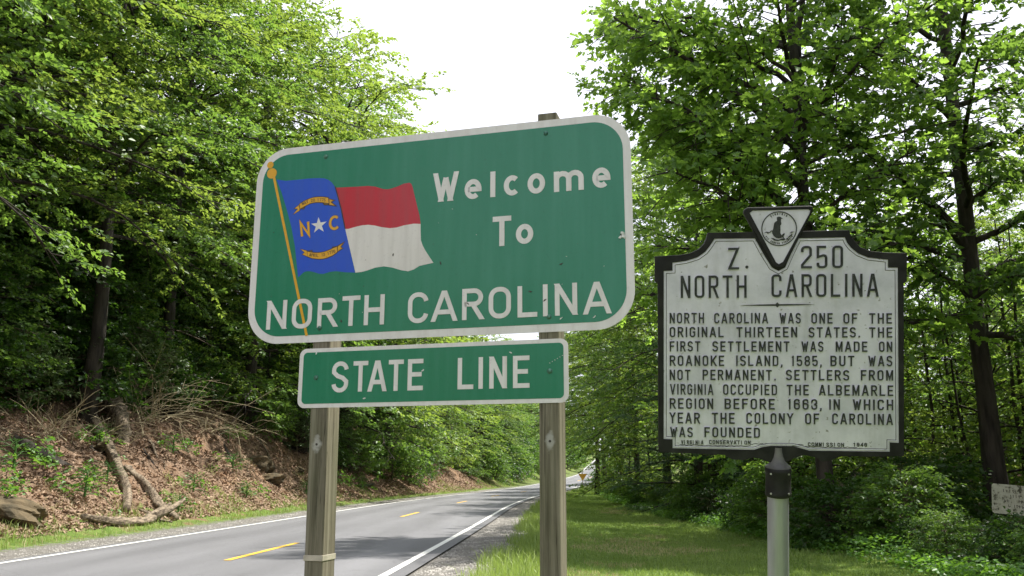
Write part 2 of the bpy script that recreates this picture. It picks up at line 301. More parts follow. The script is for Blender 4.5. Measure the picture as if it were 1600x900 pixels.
M_SIL=[(-0.5219,0.3672),(-0.5216,0.4255),(-0.4103,0.4309),(-0.3696,0.4385),(-0.3353,0.4548),(-0.3125,0.4763),(-0.3024,0.4993),(-0.2959,0.5252),(-0.102,0.5262),(-0.0007,0.5249),(0.1034,0.5263),(0.2891,0.5288),(0.2979,0.5024),(0.3129,0.4788),(0.3346,0.4559),(0.3741,0.4384),(0.4351,0.4321),(0.5229,0.429),(0.5214,0.3092),(0.5092,0.3022),(0.5095,-0.426),(0.3672,-0.43),(0.2513,-0.4304),(0.2149,-0.4477),(0.1747,-0.4545),(0.1564,-0.4381),(0.0978,-0.427),(0.0684,-0.4389),(0.0315,-0.4571),(-0.0425,-0.4615),(-0.0795,-0.4468),(-0.1092,-0.442),(-0.1503,-0.4542),(-0.1989,-0.4512),(-0.2287,-0.4326),(-0.3341,-0.4297),(-0.5102,-0.4257),(-0.5093,0.2979),(-0.5107,0.3088),(-0.5221,0.3162)]
M_FACE=[(-0.4838,0.3618),(-0.4465,0.363),(-0.4463,0.3971),(-0.389,0.4046),(-0.3391,0.4201),(-0.307,0.4429),(-0.287,0.4687),(-0.2677,0.4989),(-0.0986,0.4982),(-0.0638,0.4317),(-0.0291,0.3739),(-0.0013,0.3579),(0.0266,0.3734),(0.0511,0.4305),(0.0826,0.4959),(0.2719,0.4978),(0.2801,0.4764),(0.2957,0.4549),(0.323,0.4312),(0.3672,0.4116),(0.4466,0.4016),(0.4465,0.3684),(0.4857,0.368),(0.4882,-0.3693),(0.4516,-0.3684),(0.4515,-0.4074),(0.2586,-0.4076),(0.1236,-0.4083),(0.0832,-0.3968),(0.0538,-0.3897),(-0.0348,-0.3903),(-0.0719,-0.3963),(-0.1054,-0.4083),(-0.2587,-0.4077),(-0.4499,-0.4069),(-0.4497,-0.3682),(-0.4878,-0.3673)]
M_TRI=[(-0.1452,0.6067),(-0.1437,0.621),(-0.1296,0.6302),(0.0032,0.6315),(0.1314,0.6336),(0.1417,0.6277),(0.1417,0.6135),(0.1208,0.5725),(0.0301,0.3877),(0.0176,0.3735),(-0.0012,0.3694),(-0.02,0.3753),(-0.0291,0.3883)]
M_TRIF=[(-0.1213,0.6063),(-0.1087,0.6162),(0.0031,0.6172),(0.121,0.6181),(0.1293,0.6123),(0.1251,0.5995),(0.0163,0.3964),(-0.0012,0.3866),(-0.013,0.3953)]
M_RING=(0.0005,0.5378,0.07266425992779783)
M_FIG=[[(-0.0089,0.5862),(-0.0003,0.589),(0.0054,0.588),(0.0169,0.5789),(0.0083,0.58),(0.0092,0.5751),(0.0082,0.5692),(0.0101,0.5593),(0.0082,0.5534),(0.0053,0.5515),(0.0062,0.5318),(0.0052,0.52),(0.0109,0.5081),(0.0109,0.4983),(-0.0006,0.4964),(-0.0121,0.4985),(-0.0217,0.5066),(-0.0274,0.5165),(-0.0293,0.5284),(-0.0254,0.5322),(-0.0235,0.5401),(-0.0196,0.5617),(-0.0138,0.5676),(-0.0071,0.5714),(-0.0084,0.5783)],[(-0.0293,0.5284),(-0.0351,0.5225),(-0.0456,0.5167),(-0.0523,0.5227),(-0.062,0.5199),(-0.0523,0.5257),(-0.0408,0.5226),(-0.0312,0.5313)],[(-0.0342,0.4988),(-0.0236,0.4977),(-0.0141,0.4927),(-0.0006,0.4905),(0.0109,0.4953),(0.0224,0.4981),(0.0262,0.4902),(0.0185,0.4873),(0.007,0.4885),(-0.0045,0.4847),(-0.0198,0.4878)],[(0.01,0.5081),(0.0167,0.5159),(0.0224,0.5188),(0.0234,0.5119),(0.0186,0.506),(0.0204,0.4981),(0.0128,0.5002)],[(0.0444,0.5185),(0.0511,0.5243),(0.0616,0.5248),(0.0549,0.5203)],[(0.0357,0.4999),(0.0453,0.5096),(0.0568,0.5154),(0.0511,0.5076),(0.0415,0.4998)],[(0.0281,0.4921),(0.0319,0.498),(0.0376,0.4969),(0.0357,0.4901)]]
M_TITLE=[('Z',-0.2115,0.3659,0.0458,0.093),('.',-0.1377,0.3705,0.0106,0.0129),('250',0.0913,0.3678,0.1722,0.0955),('NORTH',-0.4124,0.2443,0.2779,0.0963),('CAROLINA',-0.0315,0.2465,0.4379,0.097)]
M_BODY=[('NORTH',-0.46,0.135,0.146,0.0454),('CAROLINA',-0.2712,0.1343,0.2251,0.0451),('WAS',0.0019,0.1337,0.0875,0.0448),('ONE',0.1327,0.1333,0.0875,0.0446),('OF',0.2638,0.133,0.0572,0.0444),('THE',0.3686,0.1326,0.0919,0.0443),('ORIGINAL',-0.4603,0.0749,0.2286,0.0446),('THIRTEEN',-0.1779,0.0746,0.2525,0.0442),('STATES.',0.1215,0.0743,0.2109,0.0438),('THE',0.3685,0.0741,0.0934,0.0435),('FIRST',-0.4606,0.0134,0.1302,0.0446),('SETTLEMENT',-0.2793,0.0136,0.322,0.0443),('WAS',0.092,0.0138,0.09,0.044),('MADE',0.2322,0.014,0.1289,0.0437),('ON',0.4079,0.0141,0.0538,0.0435),('ROANOKE',-0.4609,-0.0489,0.2309,0.0454),('ISLAND,',-0.1799,-0.0481,0.1944,0.045),('1585,',0.0492,-0.0476,0.1267,0.0447),('BUT',0.2102,-0.0472,0.098,0.0446),('WAS',0.3646,-0.0467,0.097,0.0443),('NOT',-0.4612,-0.1108,0.0887,0.0455),('PERMANENT.',-0.3212,-0.1096,0.3075,0.0452),('SETTLERS',0.0276,-0.108,0.2595,0.0447),('FROM',0.3341,-0.1069,0.131,0.0444),('VIRGINIA',-0.4593,-0.1734,0.183,0.0462),('OCCUPIED',-0.235,-0.1728,0.2255,0.0458),('THE',0.0303,-0.1724,0.0912,0.0456),('ALBEMARLE',0.1632,-0.1718,0.3018,0.0452),('REGION',-0.4619,-0.235,0.1853,0.0462),('BEFORE',-0.2293,-0.234,0.2099,0.0459),('1663,',0.0338,-0.233,0.1416,0.0455),('IN',0.2046,-0.2325,0.0444,0.0453),('WHICH',0.3012,-0.2319,0.1636,0.0452),('YEAR',-0.4622,-0.2984,0.1288,0.0478),('THE',-0.2829,-0.2974,0.096,0.0476),('COLONY',-0.1384,-0.2962,0.1948,0.0473),('OF',0.1057,-0.2951,0.0586,0.047),('CAROLINA',0.2168,-0.2938,0.2465,0.0467),('WAS',-0.4602,-0.358,0.0963,0.044),('FOUNDED',-0.3148,-0.3562,0.2335,0.0437)]
M_FOOT=[('VIRGINIA',-0.4133,-0.3886,0.0945,0.017),('CONSERVATION',-0.2946,-0.3861,0.1744,0.0169),('COMMISSION',0.1178,-0.389,0.1482,0.0159),('1946',0.3023,-0.3876,0.0578,0.0159)]
M_ORN=[(-0.1594,0.2114),(0.1474,0.2146),(-0.0067,0.213)]
M_POLE=[(-0.0054,-0.3998),(-0.059,-0.4777),(0.0488,-0.4757),(-0.0528,-0.6069),(0.0431,-0.6047),(-0.0487,-0.9513),(0.0393,-0.9484)]
LOGS=[[(-12.91,26.77,2.93),(-12.31,26.12,2.41),(-11.68,25.27,2.01),(-10.45,23.47,1.27),(-9.82,22.72,0.72),(-9.1,21.06,0.34)],[(-12.52,27.77,3.09),(-12.17,27.69,2.73),(-11.83,27.49,2.38),(-10.48,25.02,1.39)],[(-10.55,24.11,1.34),(-9.8,23.71,0.88),(-9.1,22.98,0.41),(-8.27,22.35,0.07)],[(-8.88,18.81,0.23),(-8.6,19.44,0.15),(-8.46,20.64,0.12),(-8.74,21.86,0.22),(-9.0,23.73,0.35)],[(-12.09,21.67,1.85),(-11.33,22.12,1.44),(-10.64,22.55,1.07)]]
ROCKP=[(-9.24,16.68,0.27),(-9.89,35.44,1.45),(-10.1,34.78,1.77),(-11.73,20.6,1.42)]
BRUSH=[(-12.91,32.62,3.66),(-12.24,29.06,2.8),(-12.71,25.19,2.37),(-12.08,22.83,2.1),(-11.22,31.37,2.43),(-7.23,62.35,1.42)]
GRASSP=[(-8.6,27.83,0.32),(-9.46,19.38,0.52),(-9.61,18.47,0.49),(-9.47,21.96,0.51),(-7.51,43.43,0.28),(2.92,80.92,0.06)]
BACKSIGN=(6.74,88.16,0.14)
def forest_edge(y): return np.interp(y,[-20,10,20,37,53,75,93,140,330],[10.8,10.3,9.7,8.3,7.6,6.2,5.2,5,6])
def hz(x,y): return float(height(x,y))
def cx(y): return float(road_c(y)[0])
def axis(segs):
    out=[]
    for a,b,st in segs: out+=list(np.arange(a,b,st))
    out.append(segs[-1][1]); return np.array(out)
# ------------------------------------------------------------ ground sheet
U=axis([(-600,-120,60),(-120,-40,8),(-40,-18,2),(-18,-3,.33),(-3,3,1.5),(3,12,.4),(12,40,2),(40,120,10),(120,600,60)])
Y=axis([(-300,-40,40),(-40,0,4),(0,12,1),(12,70,.5),(70,140,1.5),(140,340,8),(340,1500,90)])
UU,YY=np.meshgrid(U,Y); XX=UU+road_c(YY)[0]
# far away from the road the sheet fans straight out
s_att,_=road_s(XX,YY); ZZ=height(XX,YY)
v=np.stack([XX,YY,ZZ],-1).reshape(-1,3); nx=len(U); ny=len(Y)
i=np.arange(nx-1)[None,:]+nx*np.arange(ny-1)[:,None]; i=i.ravel()
f=np.stack([i,i+1,i+1+nx,i+nx],1)
me=newmesh('ground',v,f,M['ground'],True,{'s':('POINT',s_att.ravel()),'edge':('POINT',(s_att-forest_edge(YY)).ravel())})
tag(link('ground',me),kind='structure')
def strip(name,o0,o1,y0,y1,lift,mat,kind=None,parent=None,step=1.0,n=2):
    ys=np.arange(y0,y1+step*.5,step); c,z=road_c(ys); c2,_=road_c(ys+.5); k=(c2-c)/.5; q=np.sqrt(1+k*k)
    offs=np.linspace(o0,o1,n)
    v=np.stack([np.stack([c+o/q,ys-o*k/q,z+lift-.004*abs(o)],-1) for o in offs],1).reshape(-1,3)
    a=np.tile(offs,len(ys)); i=(np.arange(n-1)[None,:]+n*np.arange(len(ys)-1)[:,None]).ravel()
    me=newmesh(name,v,np.stack([i,i+1,i+1+n,i+n],1),mat,True,{'s':('POINT',a)})
    o=link(name,me,parent)
    if kind: o['kind']=kind
    return o
road=strip('road',-3.36,2.92,-60,400,.012,M['asphalt'],'structure',n=12)
strip('left_edge_line',-3.15,-3.04,-60,400,.018,M['white_line'],parent=road)['label']='white edge line below the bank'
strip('right_edge_line',2.6,2.71,-60,400,.018,M['white_line'],parent=road)['label']='white edge line beside the gravel shoulder'
for a in [13.1+14.0*k for k in range(-2,24)]:
    strip('centre_dash',-.055,.055,a,a+3.4,.018,M['yellow_line'],parent=road,step=.85)
for o in COL.objects:
    if o.name.startswith(('left_edge','right_edge')): o.name='edge_line'

# ------------------------------------------------------------ small scatter on the ground (stuff)
rng=np.random.default_rng(5)
def scatter_pts(n,s0,s1,y0,y1,pw=1.0):
    """random points; nearer ones denser"""
    y=y0+(y1-y0)*rng.random(n)**pw; s=s0+(s1-s0)*rng.random(n); x=road_c(y)[0]+s
    return x,y,s
def blades(name,n,s0,s1,y0,y1,h0,h1,wd,mat,label,cat,pw=1.7,keep=None,lift=0,hfun=None):
    x,y,s=scatter_pts(n,s0,s1,y0,y1,pw)
    if keep is not None:
        k=keep(x,y,s); x,y,s=x[k],y[k],s[k]
    n=len(x); z=height(x,y)-.01
    h=(h0+(h1-h0)*rng.random(n)**1.5)
    if hfun is not None: h=h*hfun(x,y,s)
    a=rng.random(n)*6.283; lean=.15+.55*rng.random(n); wdt=wd*(.6+.8*rng.random(n))*(1+y/45)
    dx,dy=np.cos(a),np.sin(a); b=rng.random(n)*6.283; px,py=np.cos(b),np.sin(b)
    P=np.stack([x,y,z],-1); S=np.stack([px,py,0*px],-1)*wdt[:,None]/2
    Mid=P+np.stack([dx*lean*h*.35,dy*lean*h*.35,h*.6],-1); T=P+np.stack([dx*lean*h,dy*lean*h,h*(1-.3*lean)],-1)
    v=np.stack([P-S,P+S,Mid+S*.7,Mid-S*.7,T],1).reshape(-1,3); i=np.arange(n)*5
    f=np.concatenate([np.stack([i,i+1,i+2],1),np.stack([i,i+2,i+3],1),np.stack([i+3,i+2,i+4],1)])
    tint=rng.random(n)*.45+.55*np.clip(.5+.6*fbm(x*1.1+3,y*.9),0,1); h=h*np.clip(.85+.45*fbm(x*2.3,y*2.1+5),.35,1.6)
    me=newmesh(name,v,f,mat,False,{'tint':('FACE',np.tile(tint,3))})
    return tag(link(name,me),label,cat,kind='stuff')
jit=lambda x,y:.35*fbm(x*2.2,y*1.7)
def dry_sun_zone(x,y): return (fbm(x*.9+4,y*.7+1)+.35*fbm(x*3,y*2.5)>.8)|(((x-2.5)/1.5)**2+((y-17.3)/1.2)**2+.4*fbm(x*4,y*3)<.9)|(((x-.9)/1.1)**2+((y-12.2)/.9)**2+.4*fbm(x*4,y*3)<.8)  # worn patches; the farther ellipse also paints a sunlit spot
blades('mown_grass',230000,3.9,11,6,80,.035,.10,.0075,M['grass'],'short mown green grass on the verge between road and woods','grass',pw=1.8,
       keep=lambda x,y,s:(s>3.95+jit(x,y))&(s<forest_edge(y)+.6)&((~dry_sun_zone(x,y))|(rng.random(len(x))<.22)))
blades('tall_grass',42000,3.7,5.4,6,85,.12,.34,.007,M['grass'],'taller seeding green grass along the gravel shoulder','grass',pw=1.8,
       keep=lambda x,y,s:(s>3.85+jit(x,y))&(s<4.5+jit(x+9,y)+.35))
blades('dry_sunlit_grass',110000,4.2,10,6,50,.03,.09,.007,M['grass_dry'],'pale dry grass in worn patches and a painted sunlit spot of the lawn','grass',pw=1.6,
       keep=lambda x,y,s:dry_sun_zone(x,y)&(s<forest_edge(y)-.3))
blades('bank_grass',46000,-7.6,-4.1,9,95,.06,.28,.008,M['grass'],'patchy green grass at the foot of the leaf covered bank','grass',pw=1.7,
       keep=lambda x,y,s:((-s)<5.1+1.9*fbm(x*.5,y*.42))&((-s)>4.2+.5*jit(x,y))&(fbm(x*1.9,y*1.6)>.02))
blades('bank_straw',20000,-8,-4.3,9,95,.05,.18,.007,M['grass_dry'],'straw coloured dry stems on the lower bank','dry grass',pw=1.7,
       keep=lambda x,y,s:((-s)<5.6+1.6*fbm(x*.6+2,y*.42+3)))
def litter(name,n,s0,s1,y0,y1,size,mat,label,cat,pw=1.6):
    x,y,s=scatter_pts(n,s0,s1,y0,y1,pw); z=height(x,y)+.012+.03*rng.random(n)
    sz=size*(.5+rng.random(n))*(1+y/70); a=rng.random(n)*6.283
    t=(rng.random((n,2))-.5)*1.6
    ax=np.stack([np.cos(a),np.sin(a),t[:,0]],-1); bx=np.stack([-np.sin(a),np.cos(a),t[:,1]],-1)
    P=np.stack([x,y,z],-1); sz=sz[:,None]
    v=np.stack([P-ax*sz,P+bx*sz*.55,P+ax*sz,P-bx*sz*.55],1).reshape(-1,3); v[2::4,2]+=.01
    i=np.arange(n)*4; f=np.concatenate([np.stack([i,i+1,i+2],1),np.stack([i,i+2,i+3],1)])
    me=newmesh(name,v,f,mat,False,{'tint':('FACE',np.tile(rng.random(n),2))})
    return tag(link(name,me),label,cat,kind='stuff')
litter('leaf_litter',150000,-12.5,-4.8,10,85,.034,M['dead_leaf'],'dry brown leaf litter covering the roadside bank','fallen leaves')
litter('forest_floor_litter',14000,12,20,9,60,.06,M['dead_leaf'],'brown fallen leaves on the shaded floor of the right woods','fallen leaves')
def pebbles(name,n,s0,s1,label,size):
    x,y,s=scatter_pts(n,s0,s1,6,60,1.8); z=height(x,y)+.004
    base=np.array([(1,0,0),(0,1,0),(-1,0,0),(0,-1,0),(0,0,.8)],float)
    fb=np.array([(0,1,4),(1,2,4),(2,3,4),(3,0,4)])
    k=(size*(.4+rng.random((n,1,1))**2*1.6)); v=base[None]*k*(.6+.8*rng.random((n,5,1)))
    a=rng.random(n)*6.283; c,s_=np.cos(a)[:,None],np.sin(a)[:,None]
    vx=v[...,0]*c-v[...,1]*s_; vy=v[...,0]*s_+v[...,1]*c
    v=np.stack([vx,vy,v[...,2]],-1)+np.stack([x,y,z],-1)[:,None]
    me=newmesh(name,v.reshape(-1,3),(fb[None]+5*np.arange(n)[:,None,None]).reshape(-1,3),M['pebble'])
    return tag(link(name,me),label,'gravel',kind='stuff')
pebbles('gravel',22000,2.95,4.1,'pale grey gravel on the shoulder between road and grass',.012)
pebbles('bank_gravel',9000,-4.1,-3.4,'thin strip of gravel between the road and the bank',.013)

# ------------------------------------------------------------ tree builder
def leaves(B,D,U_,n,ell,a,wd,rs,lobed=False,fan=.9,jz=.45,tint_s=None,splay=1.0):
    """n leaves along each spray (base B, direction D, up U_)"""
    S=len(B); Rt=np.cross(D,U_); Rt/=np.linalg.norm(Rt,axis=1)[:,None]+1e-9
    k=(np.arange(n)+.3)/n; side=np.where(np.arange(n)%2==0,1.,-1.)*splay
    P=B[:,None]+D[:,None]*(ell[:,None,None]*k[None,:,None])+U_[:,None]*(-.18*ell[:,None,None]*k[None,:,None]**2)
    P=P+rs.normal(0,.03,(S,n,3))
    ang=fan*side[None,:]*(1-.55*k[None,:])+rs.normal(0,.35,(S,n))
    ld=D[:,None]*np.cos(ang)[...,None]+Rt[:,None]*np.sin(ang)[...,None]
    ld=ld+U_[:,None]*rs.normal(-.22,.25,(S,n,1)); ld/=np.linalg.norm(ld,axis=2)[...,None]
    nn=np.broadcast_to(U_[:,None],ld.shape)+rs.normal(0,jz,(S,n,3)); nn=nn-ld*(nn*ld).sum(2)[...,None]; nn/=np.linalg.norm(nn,axis=2)[...,None]+1e-9
    sd=np.cross(ld,nn); L=(a*(.65+.7*rs.random((S,n,1)))); W=L*wd
    ld=ld.reshape(-1,3);nn=nn.reshape(-1,3);sd=sd.reshape(-1,3);P=P.reshape(-1,3);L=L.reshape(-1,1);W=W.reshape(-1,1)
    m=len(P); up=nn*W*.22
    if tint_s is None: tint_s=rs.random(S)
    tint=np.clip(.6*np.repeat(tint_s,n)+.4*rs.random(m),0,1)
    if lobed:
        v=np.stack([P,P+ld*L*.3+sd*W*.5+up,P+ld*L*.42+sd*W*.22,P+ld*L*.62+sd*W*.42+up,P+ld*L,P+ld*L*.62-sd*W*.42+up,P+ld*L*.42-sd*W*.22,P+ld*L*.3-sd*W*.5+up],1)
        i=np.arange(m)*8; tr=[(0,1,2),(0,2,4),(2,3,4),(0,4,6),(4,5,6),(0,6,7)]
        f=np.concatenate([np.stack([i+a_,i+b_,i+c_],1) for a_,b_,c_ in tr]); t=np.tile(tint,6)
    else:
        v=np.stack([P,P+ld*L*.42+sd*W*.5+up,P+ld*L,P+ld*L*.42-sd*W*.5+up],1)
        i=np.arange(m)*4; f=np.concatenate([np.stack([i,i+1,i+2],1),np.stack([i,i+2,i+3],1)]); t=np.tile(tint,2)
    return v.reshape(-1,3),f,t
def grow(name,seed,H,Rr,cb,nl,leafm,barkm,a=.11,wd=.62,n=12,ell=.5,rise=(.15,1.1),droop=.35,tr=.2,lobed=False,shape='round',side=9,step=.42,drop=.12,fan=.9,jz=.45,lean=(0,0),limb_t=.35,thin=1.0,extra=None):
    rs=np.random.default_rng(seed); g=Geo()
    m=9; t=np.linspace(0,1,m); bx=np.cumsum(rs.normal(0,.012*H,m))*.6+lean[0]*t*H; by=np.cumsum(rs.normal(0,.012*H,m))*.6+lean[1]*t*H; bx-=bx[0];by-=by[0]
    tp=np.stack([bx,by,t*H*.96],-1); trd=tr*(1-t)**.8+.012; trd[0]*=1.35
    tp[0,2]=-.4
    g.tube(tp,trd,9)
    Bs=[];Ds=[];Us=[]
    def at(z): return np.array([np.interp(z,tp[:,2],tp[:,0]),np.interp(z,tp[:,2],tp[:,1]),z])
    az0=rs.random()*6.28
    for k in range(nl):
        q=(k+.5*rs.random())/nl; z=H*(cb+(.97-cb)*q)
        if shape=='round': pr=math.sin(math.pi*min(1,(.18+.82*q))**.85)**.6 if q<.999 else .1; pr=max(pr,.22)
        elif shape=='cone': pr=max(.12,1-q)*.95+.05
        else: pr=max(.25,(1-q**2)**.5)
        L=Rr*pr*(.75+.4*rs.random()); az=az0+k*2.4+rs.normal(0,.3)
        e=rise[0]+(rise[1]-rise[0])*q+rs.normal(0,.12); o=at(z)
        hd=np.array([math.cos(az),math.sin(az),0]); sdv=np.array([-hd[1],hd[0],0])
        tt=np.linspace(0,1,7); wob=np.cumsum(rs.normal(0,.05*L,7)); wob-=wob[0]
        lp=o+hd*(L*tt*math.cos(e*.8))[:,None]+sdv*wob[:,None]; lp[:,2]+=L*(math.sin(e)*tt-droop*tt**2)
        r0=min(limb_t*tr,.014+.013*L)*(1.1-.5*q)
        g.tube(lp,r0*(1-.85*tt)+.004,5,False)
        ns=max(3,int(side*(.5+.5*L/Rr)))
        for j in range(ns):
            tj=.22+.78*(j+rs.random()*.6)/ns; tj=min(tj,1); p0=np.array([np.interp(tj,tt,lp[:,c]) for c in range(3)])
            sg=1 if j%2 else -1; aa=az+sg*(.95-.35*tj)+rs.normal(0,.2)
            Ls=L*(.42*(1-tj)+.2)*(.7+.5*rs.random())+.25
            d=np.array([math.cos(aa),math.sin(aa),.12+.4*math.sin(e)-droop*tj*.9+rs.normal(0,.24)]); d/=np.linalg.norm(d)
            st=np.linspace(0,1,4); sp=p0+d*(Ls*st)[:,None]; sp[:,2]-=droop*.35*Ls*st**2
            g.tube(sp,(.007*L/3+.004)*(1-.8*st)*1.0,3,False)
            nsp=max(2,int(Ls/step)); 
            for u in range(nsp):
                if rs.random()<drop: continue
                tu=(u+.7)/nsp; pu=p0+d*Ls*tu; pu[2]-=droop*.35*Ls*tu**2
                s2=1 if u%2 else -1; ab=aa+s2*(.85*(1-.7*tu))+rs.normal(0,.25)
                dd=np.array([math.cos(ab),math.sin(ab),d[2]*.5-.12+rs.normal(0,.16)]); dd/=np.linalg.norm(dd)
                uu=np.array([rs.normal(0,.36)+.18*math.cos(ab),rs.normal(0,.36)+.18*math.sin(ab),1.]); uu-=dd*(uu@dd); uu/=np.linalg.norm(uu)
                Bs.append(pu);Ds.append(dd);Us.append(uu)
    B=np.array(Bs);D=np.array(Ds);Uv=np.array(Us)
    # thin out in soft clumps so gaps open between the boughs
    key=np.sin(B[:,0]*1.7+seed)*np.sin(B[:,1]*1.5+2*seed)*np.sin(B[:,2]*1.3+seed*.7)
    kp=(key>-.42+.25*(1-thin)); B,D,Uv=B[kp],D[kp],Uv[kp]; key=key[kp]
    el=ell*(.7+.6*rs.random(len(B)))
    v,f,tn=leaves(B,D,Uv,n,el,a,wd,rs,lobed,fan,jz,tint_s=np.clip(.5+.5*key+rs.normal(0,.22,len(B)),0,1))
    cm=newmesh(name+'_crown',v,f,leafm,False,{'tint':('FACE',tn)})
    tm=g.mesh(name+'_trunk',barkm,True)
    return tm,cm
KINDS={}
L=M['leaf']; LY=M['leaf_yellow']; LD=M['leaf_dark']; BK=M['bark']
KINDS['maple_a']=grow('maple_a',11,17,4.9,.08,62,L,BK,droop=.42,a=.135,n=16,side=13,step=.32,drop=.05,jz=.6,limb_t=.25)
KINDS['maple_b']=grow('maple_b',12,18,5.4,.10,62,LY,BK,droop=.38,a=.14,n=16,side=13,step=.33,drop=.05,jz=.6,limb_t=.25)
KINDS['maple_c']=grow('maple_c',13,16,4.6,.07,60,L,BK,droop=.5,a=.135,n=16,side=12,step=.32,drop=.05,jz=.6,limb_t=.25)
KINDS['beech']=grow('beech',14,15,5.0,.07,56,LY,BK,droop=.30,rise=(.05,.9),a=.145,ell=.6,n=16,side=12,step=.36,drop=.06)
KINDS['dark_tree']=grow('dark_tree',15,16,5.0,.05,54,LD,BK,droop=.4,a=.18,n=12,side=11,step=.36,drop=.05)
KINDS['sapling_a']=grow('sapling_a',16,6.5,2.5,.08,36,L,BK,droop=.35,tr=.06,side=9,a=.12,limb_t=.5,step=.27,n=13,jz=.95)
KINDS['sapling_c']=grow('sapling_c',26,6.0,2.3,.08,36,LD,BK,droop=.35,tr=.06,side=9,a=.13,limb_t=.5,step=.27,n=13,jz=.95)
KINDS['sapling_d']=grow('sapling_d',27,6.8,2.3,.08,36,M['leaf_pale'],BK,droop=.6,tr=.06,side=9,a=.11,wd=.42,limb_t=.5,step=.26,n=16,jz=.9)
KINDS['sapling_b']=grow('sapling_b',17,5.0,2.2,.06,34,LY,BK,droop=.45,tr=.05,side=9,a=.12,limb_t=.5,step=.25,n=13,jz=.95)
KINDS['pine']=grow('pine',18,13,3.8,.06,60,M['needle'],BK,shape='cone',rise=(.0,.5),droop=.12,a=.15,wd=.10,n=38,ell=.42,jz=1.1,fan=1.1,step=.26,side=11,drop=.05)
KINDS['oak_far']=grow('oak_far',19,17,5.4,.10,44,M['leaf_oak'],BK,lobed=True,a=.18,wd=.78,n=8,ell=.45,droop=.3,drop=.3,tr=.22,side=11,step=.36)
KINDS['bush_a']=grow('bush_a',21,1.8,1.35,.05,34,L,M['twig_dark'],tr=.03,side=8,step=.17,ell=.3,n=10,a=.10,jz=1.0,droop=.35,limb_t=.5,rise=(.3,1.3),shape='dome')
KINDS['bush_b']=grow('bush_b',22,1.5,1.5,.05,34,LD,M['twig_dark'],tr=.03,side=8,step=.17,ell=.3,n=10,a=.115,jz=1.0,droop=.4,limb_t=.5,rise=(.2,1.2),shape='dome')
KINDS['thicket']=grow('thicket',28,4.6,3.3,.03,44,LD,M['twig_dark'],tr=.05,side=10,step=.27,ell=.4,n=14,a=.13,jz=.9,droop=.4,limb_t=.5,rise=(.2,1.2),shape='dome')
KINDS['rhodo']=grow('rhodo',23,2.2,1.3,.08,30,M['leaf_rhodo'],M['twig_dark'],tr=.035,side=6,step=.22,ell=.12,n=10,a=.15,wd=.30,droop=.2,limb_t=.5,fan=2.2,jz=.5,rise=(.3,1.3),shape='dome')
KINDS['weed']=grow('weed',24,.42,.34,.1,14,M['weed'],M['weed'],tr=.008,side=4,step=.09,ell=.12,n=6,a=.075,droop=.5,limb_t=.5,rise=(.5,1.3),shape='dome')
KINDS['canopy_a']=grow('canopy_a',31,18,6.0,.30,62,LY,BK,droop=.42,a=.125,n=18,side=14,step=.31,drop=.05,jz=.6,limb_t=.25)
KINDS['canopy_b']=grow('canopy_b',32,18,5.8,.28,62,L,BK,droop=.45,a=.125,n=18,side=14,step=.31,drop=.05,jz=.6,limb_t=.25)
def plant(kind,x,y,label,group,name='tree',cat='tree',sc=1.0,rz=None,sz=None,dz=0,crown='crown',stem='trunk'):
    rs=random.Random(round(x*31+y*17,3)); rz=rs.random()*6.28 if rz is None else rz
    o=empty(name,(x,y,hz(x,y)+dz),rz); o.scale=(sc,sc,sz or sc)
    tag(o,label,cat,group)
    tm,cm=KINDS[kind]
    link(stem,tm,o); link(crown,cm,o)
    return o
